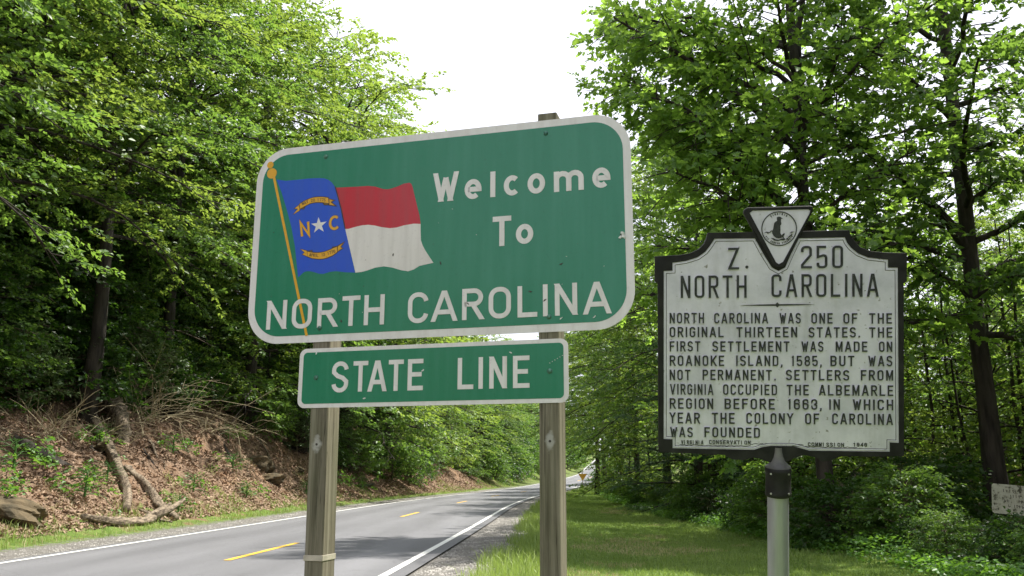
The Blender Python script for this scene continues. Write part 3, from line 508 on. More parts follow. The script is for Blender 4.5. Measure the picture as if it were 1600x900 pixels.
# ------------------------------------------------------------ lettering: strokes on a box of w x h
def arcp(cx_,cy_,rx,ry,a0,a1,n=8):
    return [(cx_+rx*math.cos(R(a0+(a1-a0)*i/n)),cy_+ry*math.sin(R(a0+(a1-a0)*i/n))) for i in range(n+1)]
def glyph(ch,w,h,t,rr=.5):
    """stroke centre lines (list of (points, closed)) inside w x h for stroke width t"""
    k=t/2; x0,x1,y0,y1=k,w-k,k,h-k; W=x1-x0; H=y1-y0; xm=w/2; ym=h/2; r=min(W*rr,H*.3)
    def rect(xa,xb,ya,yb,r):
        return arcp(xb-r,yb-r,r,r,0,90,6)+arcp(xa+r,yb-r,r,r,90,180,6)+arcp(xa+r,ya+r,r,r,180,270,6)+arcp(xb-r,ya+r,r,r,270,360,6)
    if ch=='I' or ch=='l': return [([(xm,0),(xm,h)],0)]
    if ch=='1': return [([(xm+.12*W,0),(xm+.12*W,h)],0),([(xm+.1*W,h-k*1.3),(x0+.1*W,h*.80)],0)]
    if ch=='N': return [([(x0,0),(x0,h)],0),([(x1,0),(x1,h)],0),([(x0+k*.35,y1),(x1-k*.35,y0)],0)]
    if ch=='M': return [([(x0,0),(x0,h)],0),([(x1,0),(x1,h)],0),([(x0+k*.4,y1),(xm,y0+H*.12),(x1-k*.4,y1)],0)]
    if ch=='W': return [([(x0*1.1,y1),(x0+W*.27,y0)],0),([(x0+W*.27,y0),(xm,y1-H*.12)],0),([(xm,y1-H*.12),(x1-W*.27,y0)],0),([(x1-W*.27,y0),(x1-x0*.1,y1)],0)]
    if ch=='V': return [([(x0,y1),(xm-k*.3,y0)],0),([(x1,y1),(xm+k*.3,y0)],0)]
    if ch=='Y': return [([(x0,y1),(xm,ym)],0),([(x1,y1),(xm,ym)],0),([(xm,ym+k*.4),(xm,0)],0)]
    if ch=='A': return [([(x0,y0),(xm-k*.45,y1)],0),([(x1,y0),(xm+k*.45,y1)],0),([(x0+W*.17,y0+H*.27),(x1-W*.17,y0+H*.27)],0)]
    if ch=='H': return [([(x0,0),(x0,h)],0),([(x1,0),(x1,h)],0),([(x0,ym),(x1,ym)],0)]
    if ch=='T': return [([(0,y1),(w,y1)],0),([(xm,0),(xm,y1)],0)]
    if ch=='L': return [([(x0,h),(x0,y0),(w,y0)],0)]
    if ch=='E': return [([(w,y1),(x0,y1),(x0,y0),(w,y0)],0),([(x0,ym+H*.01),(w-k*.7,ym+H*.01)],0)]
    if ch=='F': return [([(w,y1),(x0,y1),(x0,0)],0),([(x0,ym+H*.02),(w-k*.7,ym+H*.02)],0)]
    if ch=='Z': return [([(0,y1),(x1,y1),(x0,y0),(w,y0)],0)]
    if ch=='K': return [([(x0,0),(x0,h)],0),([(x1,y1),(x0+k*.5,y0+H*.38)],0),([(x0+W*.3,y0+H*.55),(x1,y0)],0)]
    if ch in 'O0': return [(rect(x0,x1,y0,y1,r),1)]
    if ch=='Q': return [(rect(x0,x1,y0,y1,r),1),([(xm,y0+H*.25),(x1+k*.6,y0-k*.6)],0)]
    if ch=='D': return [([(x0,y0)]+arcp(x1-r,y0+r,r,r,270,360,6)+arcp(x1-r,y1-r,r,r,0,90,6)+[(x0,y1)],1)]
    if ch=='U': return [([(x0,h)]+arcp(x0+r,y0+r,r,r,180,270,6)+arcp(x1-r,y0+r,r,r,270,360,6)+[(x1,h)],0)]
    if ch=='C': return [([(x1,y1-H*.27)]+arcp(x1-r,y1-r,r,r,0,90,6)+arcp(x0+r,y1-r,r,r,90,180,6)+arcp(x0+r,y0+r,r,r,180,270,6)+arcp(x1-r,y0+r,r,r,270,360,6)+[(x1,y0+H*.27)],0)] if rr<.45 else [(arcp(x1-r,y1-r,r,r,8,90,6)+arcp(x0+r,y1-r,r,r,90,180,6)+arcp(x0+r,y0+r,r,r,180,270,6)+arcp(x1-r,y0+r,r,r,270,352,6),0)]
    if ch=='G': return [([(x1,y1-H*.25)]+arcp(x1-r,y1-r,r,r,0,90,6)+arcp(x0+r,y1-r,r,r,90,180,6)+arcp(x0+r,y0+r,r,r,180,270,6)+arcp(x1-r,y0+r,r,r,270,360,6)+[(x1,ym),(xm+W*.05,ym)],0)]
    if ch in 'PR':
        b=min(r,H*.25); o=[([(x0,0),(x0,y1)]+arcp(x1-b,y1-b,b,b,90,0,6)+arcp(x1-b,ym+b,b,b,0,-90,6)+[(x0,ym)],0)]
        if ch=='R': o.append(([(xm,ym),(x1,y0)],0))
        return o
    if ch=='B':
        b=min(r,H*.24); return [([(x0,y0)]+arcp(x1-b,y0+b,b,b,270,360,6)+arcp(x1-b,ym-b,b,b,0,90,6)+[(x0,ym)],0),([(x0,y0),(x0,y1)]+arcp(x1-b,y1-b,b,b,90,0,6)+arcp(x1-b,ym+b,b,b,0,-90,6),0)]
    if ch=='S':
        b=min(r,H*.25)
        return [([(x1,y1-H*.2)]*(rr<.45)+arcp(x1-b,y1-b,b,b,5,90,6)+arcp(x0+b,y1-b,b,b,90,180,6)+[(x0,ym+b*.7),(x0+b*.6,ym+b*.15),(x1-b*.6,ym-b*.15),(x1,ym-b*.7)]+arcp(x1-b,y0+b,b,b,0,-90,6)+arcp(x0+b,y0+b,b,b,270,185,6)+[(x0,y0+H*.2)]*(rr<.45),0)]
    if ch=='2': return [([(x0,y1-H*.25)]+arcp(x0+r,y1-r,r,r,180,90,6)+arcp(x1-r,y1-r,r,r,90,0,6)+[(x1,ym+H*.1),(x0,y0+H*.12),(x0,y0),(w,y0)],0)]
    if ch=='3': return [([(x0,y1-H*.2)]+arcp(x0+r,y1-r,r,r,180,90,4)+arcp(x1-r,y1-r,r,r,90,0,4)+[(x1,ym+H*.1),(xm,ym)],0),([(xm,ym),(x1,ym-H*.1)]+arcp(x1-r,y0+r,r,r,0,-90,4)+arcp(x0+r,y0+r,r,r,270,180,4)+[(x0,y0+H*.2)],0)]
    if ch=='4': return [([(x1-W*.2,0),(x1-W*.2,h)],0),([(x1-W*.25,y1),(x0,y0+H*.3),(w,y0+H*.3)],0)]
    if ch=='5': return [([(x1,y1),(x0,y1),(x0,ym)]+arcp(x1-r,ym+H*.08-r,r,r,90,0,6)+arcp(x1-r,y0+r,r,r,0,-90,6)+arcp(x0+r,y0+r,r,r,270,180,6)+[(x0,y0+H*.22)],0)]
    if ch=='6': return [([(x1,y1-H*.2)]+arcp(x1-r,y1-r,r,r,0,90,6)+arcp(x0+r,y1-r,r,r,90,180,6)+arcp(x0+r,y0+r,r,r,180,270,6)+arcp(x1-r,y0+r,r,r,270,360,6)+arcp(x1-r,ym+H*.06-r,r,r,0,90,6)+[(x0,ym+H*.06)],0)]
    if ch=='7': return [([(0,y1),(x1,y1),(xm-W*.1,0)],0)]
    if ch=='8': b=min(r,H*.22); return [(rect(x0,x1,y0,ym,b),1),(rect(x0+W*.03,x1-W*.03,ym,y1,b),1)]
    if ch=='9': return [([(x0,y0+H*.2)]+arcp(x0+r,y0+r,r,r,180,270,6)+arcp(x1-r,y0+r,r,r,270,360,6)+arcp(x1-r,y1-r,r,r,0,90,6)+arcp(x0+r,y1-r,r,r,90,180,6)+arcp(x0+r,ym+r,r,r,180,270,6)+[(x1,ym)],0)]
    if ch=='.': return [([(xm,0),(xm,t*1.15)],0)]
    if ch==',': return [([(xm,t*1.1),(xm,0),(xm-t*.4,-t*.9)],0)]
    if ch=='o': r=W/2; return [(arcp(xm,ym,r,H/2,0,360,24)[:-1],1)]
    if ch=='c': return [(arcp(xm,ym,W/2,H/2,48,312,18),0)]
    if ch=='e': return [([(x0+k*.5,ym-t*.05),(x1,ym-t*.05)]+arcp(xm,ym,W/2,H/2,10,310,20),0)]
    if ch=='m': q=W/4; return [([(x0,0),(x0,h)],0),([(x0,y1-q*.8)]+arcp(x0+q,y1-q*.9,q,q*.9,180,0,8)[1:]+[(xm,0)],0),([(xm,y1-q*.8)]+arcp(xm+q,y1-q*.9,q,q*.9,180,0,8)[1:]+[(x1,0)],0)]
    return []
def glyph_geo(ch,w,h,t,front,back,rr=.5,g=None,ox=0,oz=0):
    g=g or Geo()
    for i,(p,cl) in enumerate(glyph(ch,w,h,t,rr)):
        p=[(x+ox,y+oz) for x,y in p]; q=[]
        for a in p:
            if not q or abs(a[0]-q[-1][0])+abs(a[1]-q[-1][1])>1e-6: q.append(a)
        if cl and abs(q[0][0]-q[-1][0])+abs(q[0][1]-q[-1][1])<1e-6: q.pop()
        g.ribbon(q,t,front-.00035*i,back,bool(cl),(oz,oz+h))
    return g
WR={'I':.30,'M':1.18,'W':1.3,'.':.28,',':.30,'1':.62,'A':1.1,'V':1.05,'L':.92,'E':.92,'F':.92}
def rounded(x0,x1,z0,z1,r,n=10):
    return [(a,b) for a,b in arcp(x1-r,z1-r,r,r,0,90,n)+arcp(x0+r,z1-r,r,r,90,180,n)+arcp(x0+r,z0+r,r,r,180,270,n)+arcp(x1-r,z0+r,r,r,270,360,n)]
def outline_with_hole(name,outer,inner,front,back,mat,parent,loc=None,bevel=0):
    """flat piece in the xz plane bounded by outer, cut out by inner"""
    cu=bpy.data.curves.new(name,'CURVE'); cu.dimensions='2D'; cu.fill_mode='BOTH'; cu.extrude=abs(back-front)/2-bevel; cu.bevel_depth=bevel; cu.offset=-bevel
    for pts in ([outer,inner] if inner else [outer]):
        s=cu.splines.new('POLY'); s.points.add(len(pts)-1); s.use_cyclic_u=True
        for p,(x,z) in zip(s.points,pts): p.co=(x,z,0,1)
    tmp=bpy.data.objects.new('tmp',cu); COL.objects.link(tmp)
    dg=bpy.context.evaluated_depsgraph_get(); me=bpy.data.meshes.new_from_object(tmp.evaluated_get(dg)); bpy.data.objects.remove(tmp); bpy.data.curves.remove(cu)
    me.name=name; me.transform(Matrix(((1,0,0,0),(0,0,-1,(front+back)/2),(0,1,0,0),(0,0,0,1))))
    me.materials.clear(); me.materials.append(mat)
    return link(name,me,parent,loc)

def sheeting(name,col,streak,rough=.22,dirt=.5):
    """retroreflective sheeting with faint weave, chalky streaks running down and dirt"""
    m,t,b=nodes(name); v=coord(t)
    a=noise(t,coord(t,scale=(9,9,.7)),2.2,5,.6); c=noise(t,coord(t,scale=(1,1,.8)),2.6,5); d=noise(t,v,60,3)
    k=mixc(t,mth(t,'MULTIPLY',mth(t,'SUBTRACT',a,.42,True),dirt*2.2,True),col,streak)
    k=mixc(t,ramp(t,c,[(.45,0.),(.75,.35*dirt)]),k,streak)
    k=mixc(t,ramp(t,d,[(.30,.22),(.42,0.)]),k,[x*.55 for x in col])
    t.links.new(k,b.inputs['Base Color']); b.inputs['Roughness'].default_value=rough; b.inputs['Specular IOR Level'].default_value=.45
    bump(t,b,noise(t,v,420,1),.08,.0006); return m
M['sign_green']=sheeting('green_sheeting',(.006,.175,.092),(.05,.25,.165),dirt=.45)
M['sign_white']=sheeting('white_sheeting',(.70,.69,.68),(.50,.48,.45),rough=.4,dirt=.8)
M['flag_white']=sheeting('flag_white',(.68,.66,.63),(.48,.46,.43),rough=.4,dirt=.9)
M['flag_blue']=sheeting('flag_blue',(.012,.075,.52),(.035,.10,.38))
M['flag_red']=sheeting('flag_red',(.46,.012,.025),(.34,.04,.045),dirt=1)
M['flag_gold']=sheeting('flag_gold',(.66,.35,.022),(.52,.29,.06))
M['dark_print']=simple('dark_print',(.03,.025,.02),(.06,.05,.04),30,.6)
def timber(hole=(0,9)):
    m,t,b=nodes('weathered_timber'); v=coord(t)
    g=noise(t,coord(t,scale=(26,26,.8)),1.3,7,.7); c=noise(t,coord(t,scale=(1,1,.5)),3.2,4)
    k=ramp(t,g,[(.34,(.06,.052,.038)),(.47,(.155,.138,.103)),(.60,(.235,.215,.165)),(.75,(.31,.29,.235))])
    k=mixc(t,ramp(t,c,[(.45,0.),(.7,.55)]),k,(.12,.125,.07))
    ck=noise(t,coord(t,scale=(34,34,.45)),1.1,3,.5); k=mixc(t,ramp(t,ck,[(.492,0.),(.5,.85),(.508,0.)]),k,(.02,.017,.011))
    kn=t.nodes.new('ShaderNodeTexVoronoi'); kn.inputs['Scale'].default_value=5; t.links.new(coord(t,scale=(1.6,1.6,.5)),kn.inputs['Vector'])
    k=mixc(t,ramp(t,kn.outputs['Distance'],[(.05,.75),(.12,0.)]),k,(.04,.03,.018))
    sp=t.nodes.new('ShaderNodeSeparateXYZ'); t.links.new(v,sp.inputs[0])
    dx=mth(t,'DIVIDE',mth(t,'SUBTRACT',sp.outputs['X'],hole[0]),.024); dz=mth(t,'DIVIDE',mth(t,'SUBTRACT',sp.outputs['Z'],hole[1]),.045)
    rr=mth(t,'SQRT',mth(t,'ADD',mth(t,'MULTIPLY',dx,dx),mth(t,'MULTIPLY',dz,dz)))
    rr=mth(t,'ADD',rr,mth(t,'MULTIPLY',mth(t,'SUBTRACT',noise(t,v,45,4),.5),1.5))
    fy=mth(t,'LESS_THAN',sp.outputs['Y'],.0055)
    k=mixc(t,mth(t,'MULTIPLY',mth(t,'MULTIPLY',ramp(t,rr,[(.45,.85),(1.15,0.)]),fy),1),k,(.36,.36,.33))
    t.links.new(k,b.inputs['Base Color']); b.inputs['Roughness'].default_value=.85; b.inputs['Specular IOR Level'].default_value=.2
    bump(t,b,g,.6,.004); return m
M['marker_white']=None
def aged_white():
    m,t,b=nodes('aged_silver_paint'); v=coord(t)
    a=noise(t,v,5,6,.65); s=noise(t,coord(t,scale=(7,7,.8)),2,5); d=noise(t,v,38,3)
    k=ramp(t,a,[(.3,(.50,.50,.585)),(.55,(.67,.66,.765)),(.8,(.75,.74,.84))])
    k=mixc(t,ramp(t,s,[(.5,0.),(.8,.5)]),k,(.33,.335,.345)); k=mixc(t,ramp(t,d,[(.27,.8),(.34,0.)]),k,(.16,.15,.12))
    t.links.new(k,b.inputs['Base Color']); b.inputs['Roughness'].default_value=.42; b.inputs['Metallic'].default_value=.15
    bump(t,b,mth(t,'ADD',noise(t,v,60,4),a),.35,.0025); return m
M['marker_white']=aged_white()
M['marker_black']=simple('worn_black_paint',(.009,.009,.010),(.028,.028,.027),12,.6,spec=.25,lo=.4,hi=.75,bmp=.5,bdist=.003,bscale=50)
M['marker_letter']=simple('letter_black',(.014,.015,.017),(.045,.05,.05),40,.5)
M['pole_grey']=simple('galvanised_pole',(.31,.32,.36),(.42,.435,.485),8,.38,.55,stretch=(3,3,.4),bmp=.15,bscale=60)
M['scratch']=simple('bare_aluminium',(.5,.52,.5),(.75,.78,.76),30,.5)
M['bolt_green']=simple('green_bolt',(.03,.11,.08),(.09,.22,.16),30,.3,.4)

def frame_matrix(p):
    X,Z,Yd,yaw,sr,H,ti=p
    ex=Vector((math.cos(yaw),-math.sin(yaw),0)); n=Vector((-math.sin(yaw),-math.cos(yaw),0)); ez=Vector((0,0,1))
    e2=ex*math.cos(sr)+ez*math.sin(sr); z2=-ex*math.sin(sr)+ez*math.cos(sr)
    z3=z2*math.cos(ti)-n*math.sin(ti); n3=n*math.cos(ti)+z2*math.sin(ti)
    m=Matrix.Identity(4)
    for i,a in enumerate((e2,-n3,z3)): m.col[i][:3]=a
    O=Vector((X,Yd,Z)); gz=hz(X,Yd)
    k=(O.z-gz)/z3.z; O2=O-z3*k; k=(O.z-hz(O2.x,O2.y))/z3.z; O2=O-z3*k
    m.col[3][:3]=O2
    return m,k
# ------------------------------------------------------------ the welcome sign on two posts
mw,DZ=frame_matrix(SIGN)
sign=empty('welcome_sign'); sign.matrix_world=mw
tag(sign,'green state welcome sign with waving flag above a state line plate on two timber posts','road sign')
ZC=(0,0,DZ)                                     # children work in the panel's own coordinates
HW,HH=.915,SIGN[5]/2
panel=Geo(); panel.poly(rounded(-HW,HW,-HH,HH,.165,14),0,.003); panel=panel.obj('welcome_panel',M['sign_white'],sign,ZC)
g=Geo(); g.poly(rounded(-HW+.034,HW-.034,-HH+.034,HH-.034,.137,14),-.0010,0); g.obj('green_face',M['sign_green'],panel)
def letter(ch,x,z,w_,h_,t,mat,parent,front=-.0022,back=-.0010,rr=.5,name='letter'):
    g=glyph_geo(ch,w_,h_,t,front,back,rr); return g.obj(name,mat,parent,(x,0,z))
for i,(ch,x,z,w_,h_) in enumerate(BIGTXT):
    letter(ch,x,z,w_,h_,.0235 if i<9 else .0207,M['sign_white'],panel,front=-.0028 if i>=9 else -.0022)
def flat(name,pts,front,back,mat,parent=None,bev=0): g=Geo(); g.poly(list(pts),front,back); return g.obj(name,mat,parent or panel)
flat('flag_union',BLUE,-.0014,-.001,M['flag_blue'])
flat('red_stripe',RED,-.0013,-.001,M['flag_red']); flat('white_stripe',WHITE,-.0013,-.001,M['flag_white'])
g=Geo(); g.ribbon(EDGE,.006,-.0016,-.001); g.obj('fold_shadow',M['dark_print'],panel)
g=Geo(); g.ribbon(STAFF,.0125,-.0019,-.001); g.ribbon(STAFF,.0150,-.0017,-.001)
g=Geo(); g.ribbon(STAFF,.0125,-.0019,-.001); g.obj('flag_staff',M['flag_gold'],panel)
g=Geo()
for j,(x,z,r) in enumerate(KNOB): g.poly(arcp(x,z,r,r,0,360,24)[:-1],-.0020-.0002*j,-.001)
g.obj('staff_finial',M['flag_gold'],panel)
def banner(main,tails,txt):
    d=Geo(); o=Geo()
    for j,q in enumerate([main]+tails):
        d.ribbon(q,.0052,-.0017-.00005*j,-.0012,True); o.poly(list(q),-.0020 if j==0 else -.0018,-.0013)
    # thin outline on the main band so that it reads over its tails
    d.ribbon(main,.0018,-.0023,-.0012,True)
    b=o.obj('date_banner',M['flag_gold'],panel)
    for ch,x,z,a in txt:
        q=glyph_geo(ch,.0088 if ch!='1' else .006,.0155 if ch!=',' else .006,.0019,-.0026,-.0019); v=q.v
        c,s=math.cos(R(a)),math.sin(R(a))
        for arr in v:
            X=arr[:,0]-.0044; Z=arr[:,2]-.0078; arr[:,0],arr[:,2]=x+X*c-Z*s,z+X*s+Z*c
        for arr,_ in zip(v,[0]*len(v)): pass
        d.v+=v; d.f+=[[i+d.n for i in f] for f in q.f]; d.n+=q.n
    d.obj('banner_outline',M['dark_print'],panel)
banner(BAN1,BAN1T,TXT1); banner(BAN2,BAN2T,TXT2)
for pts,nm in ((N_,'flag_letter'),(C,'flag_letter')):
    g=Geo(); g.ribbon(pts,.0125,-.0021,-.001); g.obj(nm,M['flag_gold'],panel)
    g=Geo(); g.ribbon(pts,.0155,-.0018,-.001); g.obj('letter_outline',M['dark_print'],panel)
cxs=sum(p[0] for p in STAR)/5; czs=sum(p[1] for p in STAR)/5
st=[]
for i in range(5):
    a,b=STAR[i],STAR[(i+1)%5]; st.append(a); mxx,mzz=(a[0]+b[0])/2,(a[1]+b[1])/2; st.append((cxs+(mxx-cxs)*.47,czs+(mzz-czs)*.47))
flat('star',st,-.0020,-.001,M['sign_white'])
def dome_bolt(x,z,r,mat,parent):
    g=Geo(); rings=[(r*1.15,0,),(r*1.15,-.0012),(r,-.0013),(r*.9,-.004),(r*.6,-.0062),(r*.2,-.007)]
    n=14; v=[]
    for q,y in rings: v+=[(x+q*math.cos(2*math.pi*i/n),y-.001,z+q*math.sin(2*math.pi*i/n)) for i in range(n)]
    f=[[k*n+i,k*n+(i+1)%n,(k+1)*n+(i+1)%n,(k+1)*n+i] for k in range(len(rings)-1) for i in range(n)]+[list(range((len(rings)-1)*n,len(rings)*n))]
    g.add(v,f); return g.obj('bolt',mat,parent,smooth=False)
for x,z in BOLTS: dome_bolt(x,z,.010,M['bolt_green'],panel)
g=Geo(); rs=random.Random(3)
for k in range(7):
    a=rs.random()*6.28; q=.004+.012*rs.random(); cx_,cz_=TORN[0]+q*math.cos(a),TORN[1]+q*math.sin(a)
    pts=[(cx_+rs.uniform(.003,.009)*math.cos(b),cz_+rs.uniform(.003,.009)*math.sin(b)) for b in [0,1.1,2.3,3.5,4.8]]
    g.poly(pts,-.003-.001*k*.7,-.001)
g.obj('torn_sheeting',M['scratch'],panel)
g=Geo(); g.poly([(TORN[0]-.016,TORN[1]+.004),(TORN[0]-.006,TORN[1]-.008),(TORN[0]-.001,TORN[1]+.009)],-.0022,-.001); g.obj('bullet_hole',M['dark_print'],panel)
def scar(g,x,z,sz,seed,y0=-.0024):
    rs=random.Random(seed); a=rs.random()*3; c,s=math.cos(a),math.sin(a); pts=[]
    for k in range(7):
        b=k/7*6.283; px=sz*(.6+.7*rs.random())*math.cos(b); pz=sz*.4*(.4+.8*rs.random())*math.sin(b); pts.append((x+px*c-pz*s,z+px*s+pz*c))
    g.poly(pts,y0,-.001)
gd=Geo(); gl=Geo()
for k,(x,z) in enumerate(SCARS[:8]+SCARS[12:]):
    scar(gl if k in (2,7) else gd,x,z,.008 if k!=3 else .011,k+1,-.0032)
for k in range(26): scar(gd if k%3 else gl,rs.uniform(-.85,.85),rs.uniform(-.42,.42),rs.uniform(.0015,.0032),40+k,-.00305)
o=gd.obj('chips',M['dark_print'],panel); o['kind']='stuff'; o=gl.obj('scratches',M['scratch'],panel); o['kind']='stuff'
# state line plate
plate=Geo(); plate.poly(rounded(-.6300,.6268,-.7825,-.5120,.034,8),0,.003); plate=plate.obj('state_line_plate',M['sign_white'],sign,ZC)
g=Geo(); g.poly(rounded(-.6100,.6068,-.7640,-.5300,.020,8),-.001,0); g.obj('green_face',M['sign_green'],plate)
for ch,x,z,w_,h_ in SLTXT: letter(ch,x,z,w_,h_,.0196 if ch!='I' else .0196,M['sign_white'],plate)
for x,z in SLBOLTS: dome_bolt(x,z,.010,M['bolt_green'],plate)
g=Geo()
for k,(x,z) in enumerate(SCARS[8:12]): scar(g,x,z,.009,90+k,-.0026)
for k in range(7): g.poly([(.545+.011*k,-.616+.006*k),(.550+.011*k,-.617+.006*k),(.548+.011*k,-.613+.006*k)],-.0024,-.001)
o=g.obj('scratches',M['scratch'],plate); o['kind']='stuff'
def side_timber():  # paler yellow-green paints the light on the posts' right faces
    m,t,b=nodes('lit_side_timber'); v=coord(t); g=noise(t,coord(t,scale=(26,26,.8)),1.3,7,.7)
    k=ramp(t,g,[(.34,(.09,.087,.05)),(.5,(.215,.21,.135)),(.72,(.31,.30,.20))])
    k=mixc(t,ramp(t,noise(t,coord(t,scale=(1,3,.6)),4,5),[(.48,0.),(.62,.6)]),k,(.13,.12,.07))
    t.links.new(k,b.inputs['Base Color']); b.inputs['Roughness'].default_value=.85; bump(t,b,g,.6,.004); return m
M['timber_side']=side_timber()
# posts: 4x4 timbers behind the panels
def post(xt,zt,xb,zb,label,band=None,hole=None):
    g=Geo(); h=.0437; zg=-DZ-.6; xg=xb+(xb-xt)/(zb-zt)*(zg-zb)
    zs=np.linspace(zt,zg,14); rs=random.Random(int(xt*1000)); v=[];f=[]
    for z in zs:
        xc=xt+(xg-xt)*(z-zt)/(zg-zt)
        for sx,sy in ((-1,0),(1,0),(1,1),(-1,1)):
            c_=.004
            # chamfered corners
            for q in (0,1):
                ax=(h-c_*(q if (sx,sy) in ((-1,0),(1,1)) else 1-q)); ay=c_*((1-q) if (sx,sy) in ((-1,0),(1,1)) else q)
                v.append((xc+sx*ax+rs.uniform(-.0008,.0008),.004+(ay if sy==0 else .118-ay),z))
    n=8
    for k in range(len(zs)-1):
        for i in range(n): f.append([k*n+i,k*n+(i+1)%n,(k+1)*n+(i+1)%n,(k+1)*n+i])
    f+=[list(range(n)),list(range((len(zs)-1)*n,len(zs)*n))[::-1]]
    g.add(v,f); o=g.obj('post',timber(hole or (0,9)),sign,ZC)
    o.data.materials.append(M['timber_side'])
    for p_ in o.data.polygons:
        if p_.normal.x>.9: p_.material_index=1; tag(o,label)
    if hole:
        q=Geo(); q.poly(arcp(hole[0],hole[1],.0055,.0055,0,360,12)[:-1],.0029,.0035); q.obj('bolt_hole',M['dark_print'],o)
        pass
    if band:
        xc=band[0]; q=Geo(); q.box(xc-h-.003,xc+h+.003,.0005,.1255,band[2],band[1]); q.obj('metal_band',M['band'],o,bevel=.001)
    return o
M['stain']=simple('pale_stain',(.24,.23,.19),(.42,.42,.38),40,.85)
M['band']=simple('band_metal',(.36,.33,.27),(.50,.46,.38),18,.6,.2)
post(-.5345,.2,-.5137,-1.507,'left timber post with a pale metal band round it',band=(-.5153,-1.4200,-1.4440),hole=HOLES[0])
post(.5430,.5170,.5415,-1.475,'right timber post rising above the top of the panel',hole=HOLES[1])

# ------------------------------------------------------------ the historical marker on its pole
mm,MZ=frame_matrix(MARK)
mk=empty('historical_marker'); mk.matrix_world=mm
tag(mk,'silver and black cast historical marker with raised lettering and seal on grey pole','marker sign')
ZM=(0,0,MZ)
g=Geo(); g.poly(M_SIL,0,.030); slab=g.obj('plate',M['marker_black'],mk,ZM,bevel=.003)
def inset(pts,d):
    P=np.array(pts); n=len(P); ar=sum(P[i][0]*P[(i+1)%n][1]-P[(i+1)%n][0]*P[i][1] for i in range(n)); sg=1 if ar>0 else -1; out=[]
    for i in range(n):
        a=P[i]-P[i-1]; b=P[(i+1)%n]-P[i]; a/=np.linalg.norm(a); b/=np.linalg.norm(b)
        m=np.array([-a[1]-b[1],a[0]+b[0]])*sg; m/=np.linalg.norm(m)+1e-9; c=max(abs(m@(np.array([-a[1],a[0]]))),.5)
        out.append(tuple(P[i]+m*d/c))
    return out
fr=outline_with_hole('frame',inset(M_SIL,.0005),M_FACE,-.007,-.0005,M['marker_black'],mk,ZM,bevel=.0012)
g=Geo(); g.poly(M_FACE,-.0030,-.0002); face=g.obj('face',M['marker_white'],mk,ZM)
g=Geo(); g.ribbon(inset(M_FACE,.0075),.0045,-.0058,-.003,True); g.obj('bead',M['marker_white'],face,bevel=.0012)
g=Geo(); g.ribbon(inset(M_FACE,.0112),.0022,-.0033,-.003,True); g.obj('bead_shadow',M['marker_black'],face)  # thin black strip painting the shade beside the bead
# seal triangle
g=Geo(); g.poly(M_TRI,-.010,.024); tri=g.obj('seal_shield',M['marker_black'],mk,ZM,bevel=.003)
outline_with_hole('shield_rim',inset(M_TRI,.0025),M_TRIF,-.0155,-.0095,M['marker_black'],tri,bevel=.0015)
g=Geo(); g.poly(M_TRIF,-.0115,-.0098); g.obj('shield_face',M['marker_white'],tri)
rx,rz_,rr_=M_RING
g=Geo(); g.ribbon(arcp(rx,rz_,rr_-.001,rr_-.001,0,360,40)[:-1],.0040,-.0142,-.011,True); g.obj('seal_ring',M['marker_letter'],tri)
g=Geo()
for j,q in enumerate(M_FIG): g.poly(q,-.0138-.0004*j,-.011)
g.obj('seal_figures',M['marker_letter'],tri)
g=Geo()
def arc_text(txt,rad,a0,a1,hh,flip):
    for i,ch in enumerate(txt):
        if ch==' ': continue
        a=a0+(a1-a0)*i/(len(txt)-1); q=glyph_geo(ch,hh*.62,hh,hh*.24,-.0130,-.0112)
        th=R(a); px,pz=rx+rad*math.cos(th),rz_+rad*math.sin(th); rot=th-math.pi/2 if not flip else th+math.pi/2
        c,s=math.cos(rot),math.sin(rot)
        for arr in q.v:
            X=arr[:,0]-hh*.31; Z=arr[:,2]-hh/2; arr[:,0],arr[:,2]=px+X*c-Z*s,pz+X*s+Z*c
        g.v+=q.v; g.f+=[[k+g.n for k in f] for f in q.f]; g.n+=q.n
arc_text('VIRGINIA',rr_*.86,122,60,.0085,False); arc_text('SIC SEMPER TYRANNIS',rr_*.86,212,328,.0075,True)
o=g.obj('seal_lettering',M['marker_letter'],tri); o['kind']='stuff'
# raised letters, one mesh per glyph shared between its repeats
GC={}
def raised(ch,x,z,w_,h_,style):
    bw,bh,t,rr={'T':(.040,.094,.0098,.36),'B':(.0255,.0450,.0069,.42)}[style]
    wr=WR.get(ch,1.0) if ch not in '.,' else .35
    key=(ch,style)
    if key not in GC:
        me=glyph_geo(ch,max(bw*wr,t*1.02),bh,t,-.0085,-.0030,rr).mesh('letter_'+ch.lower(),M['marker_letter']); GC[key]=me
        me.materials.append(M['marker_white'])       # only the tops of the raised letters are painted black
        for p_ in me.polygons:
            if abs(p_.normal.y)<.5: p_.material_index=1
    o=link('letter',GC[key],face,(x,0,z)); o.scale=(w_/max(bw*wr,t*1.02),1,h_/bh); return o
def word(txt,x,z,w_,h_,style):
    gap=.40 if style=='B' else .42
    ws=[WR.get(c,1.0) if c not in '.,' else .35 for c in txt]
    if style=='T' and len(txt)==1:
        return raised(txt,x,z,w_ if txt!='.' else .010,h_ if txt!='.' else .05,style)
    u=w_/(sum(ws)+gap*(len(txt)-1)); p=x
    for c,q in zip(txt,ws): raised(c,p,z,q*u,h_,style); p+=(q+gap)*u
for q in M_TITLE:
    if q[0]=='.':
        g=Geo(); g.poly(arcp(q[1]+.005,q[2]+.005,.0065,.0065,0,360,12)[:-1],-.006,-.003); g.obj('full_stop',M['marker_letter'],face)
    else: word(*q,'T')
for q in M_BODY: word(*q,'B')
g=Geo()
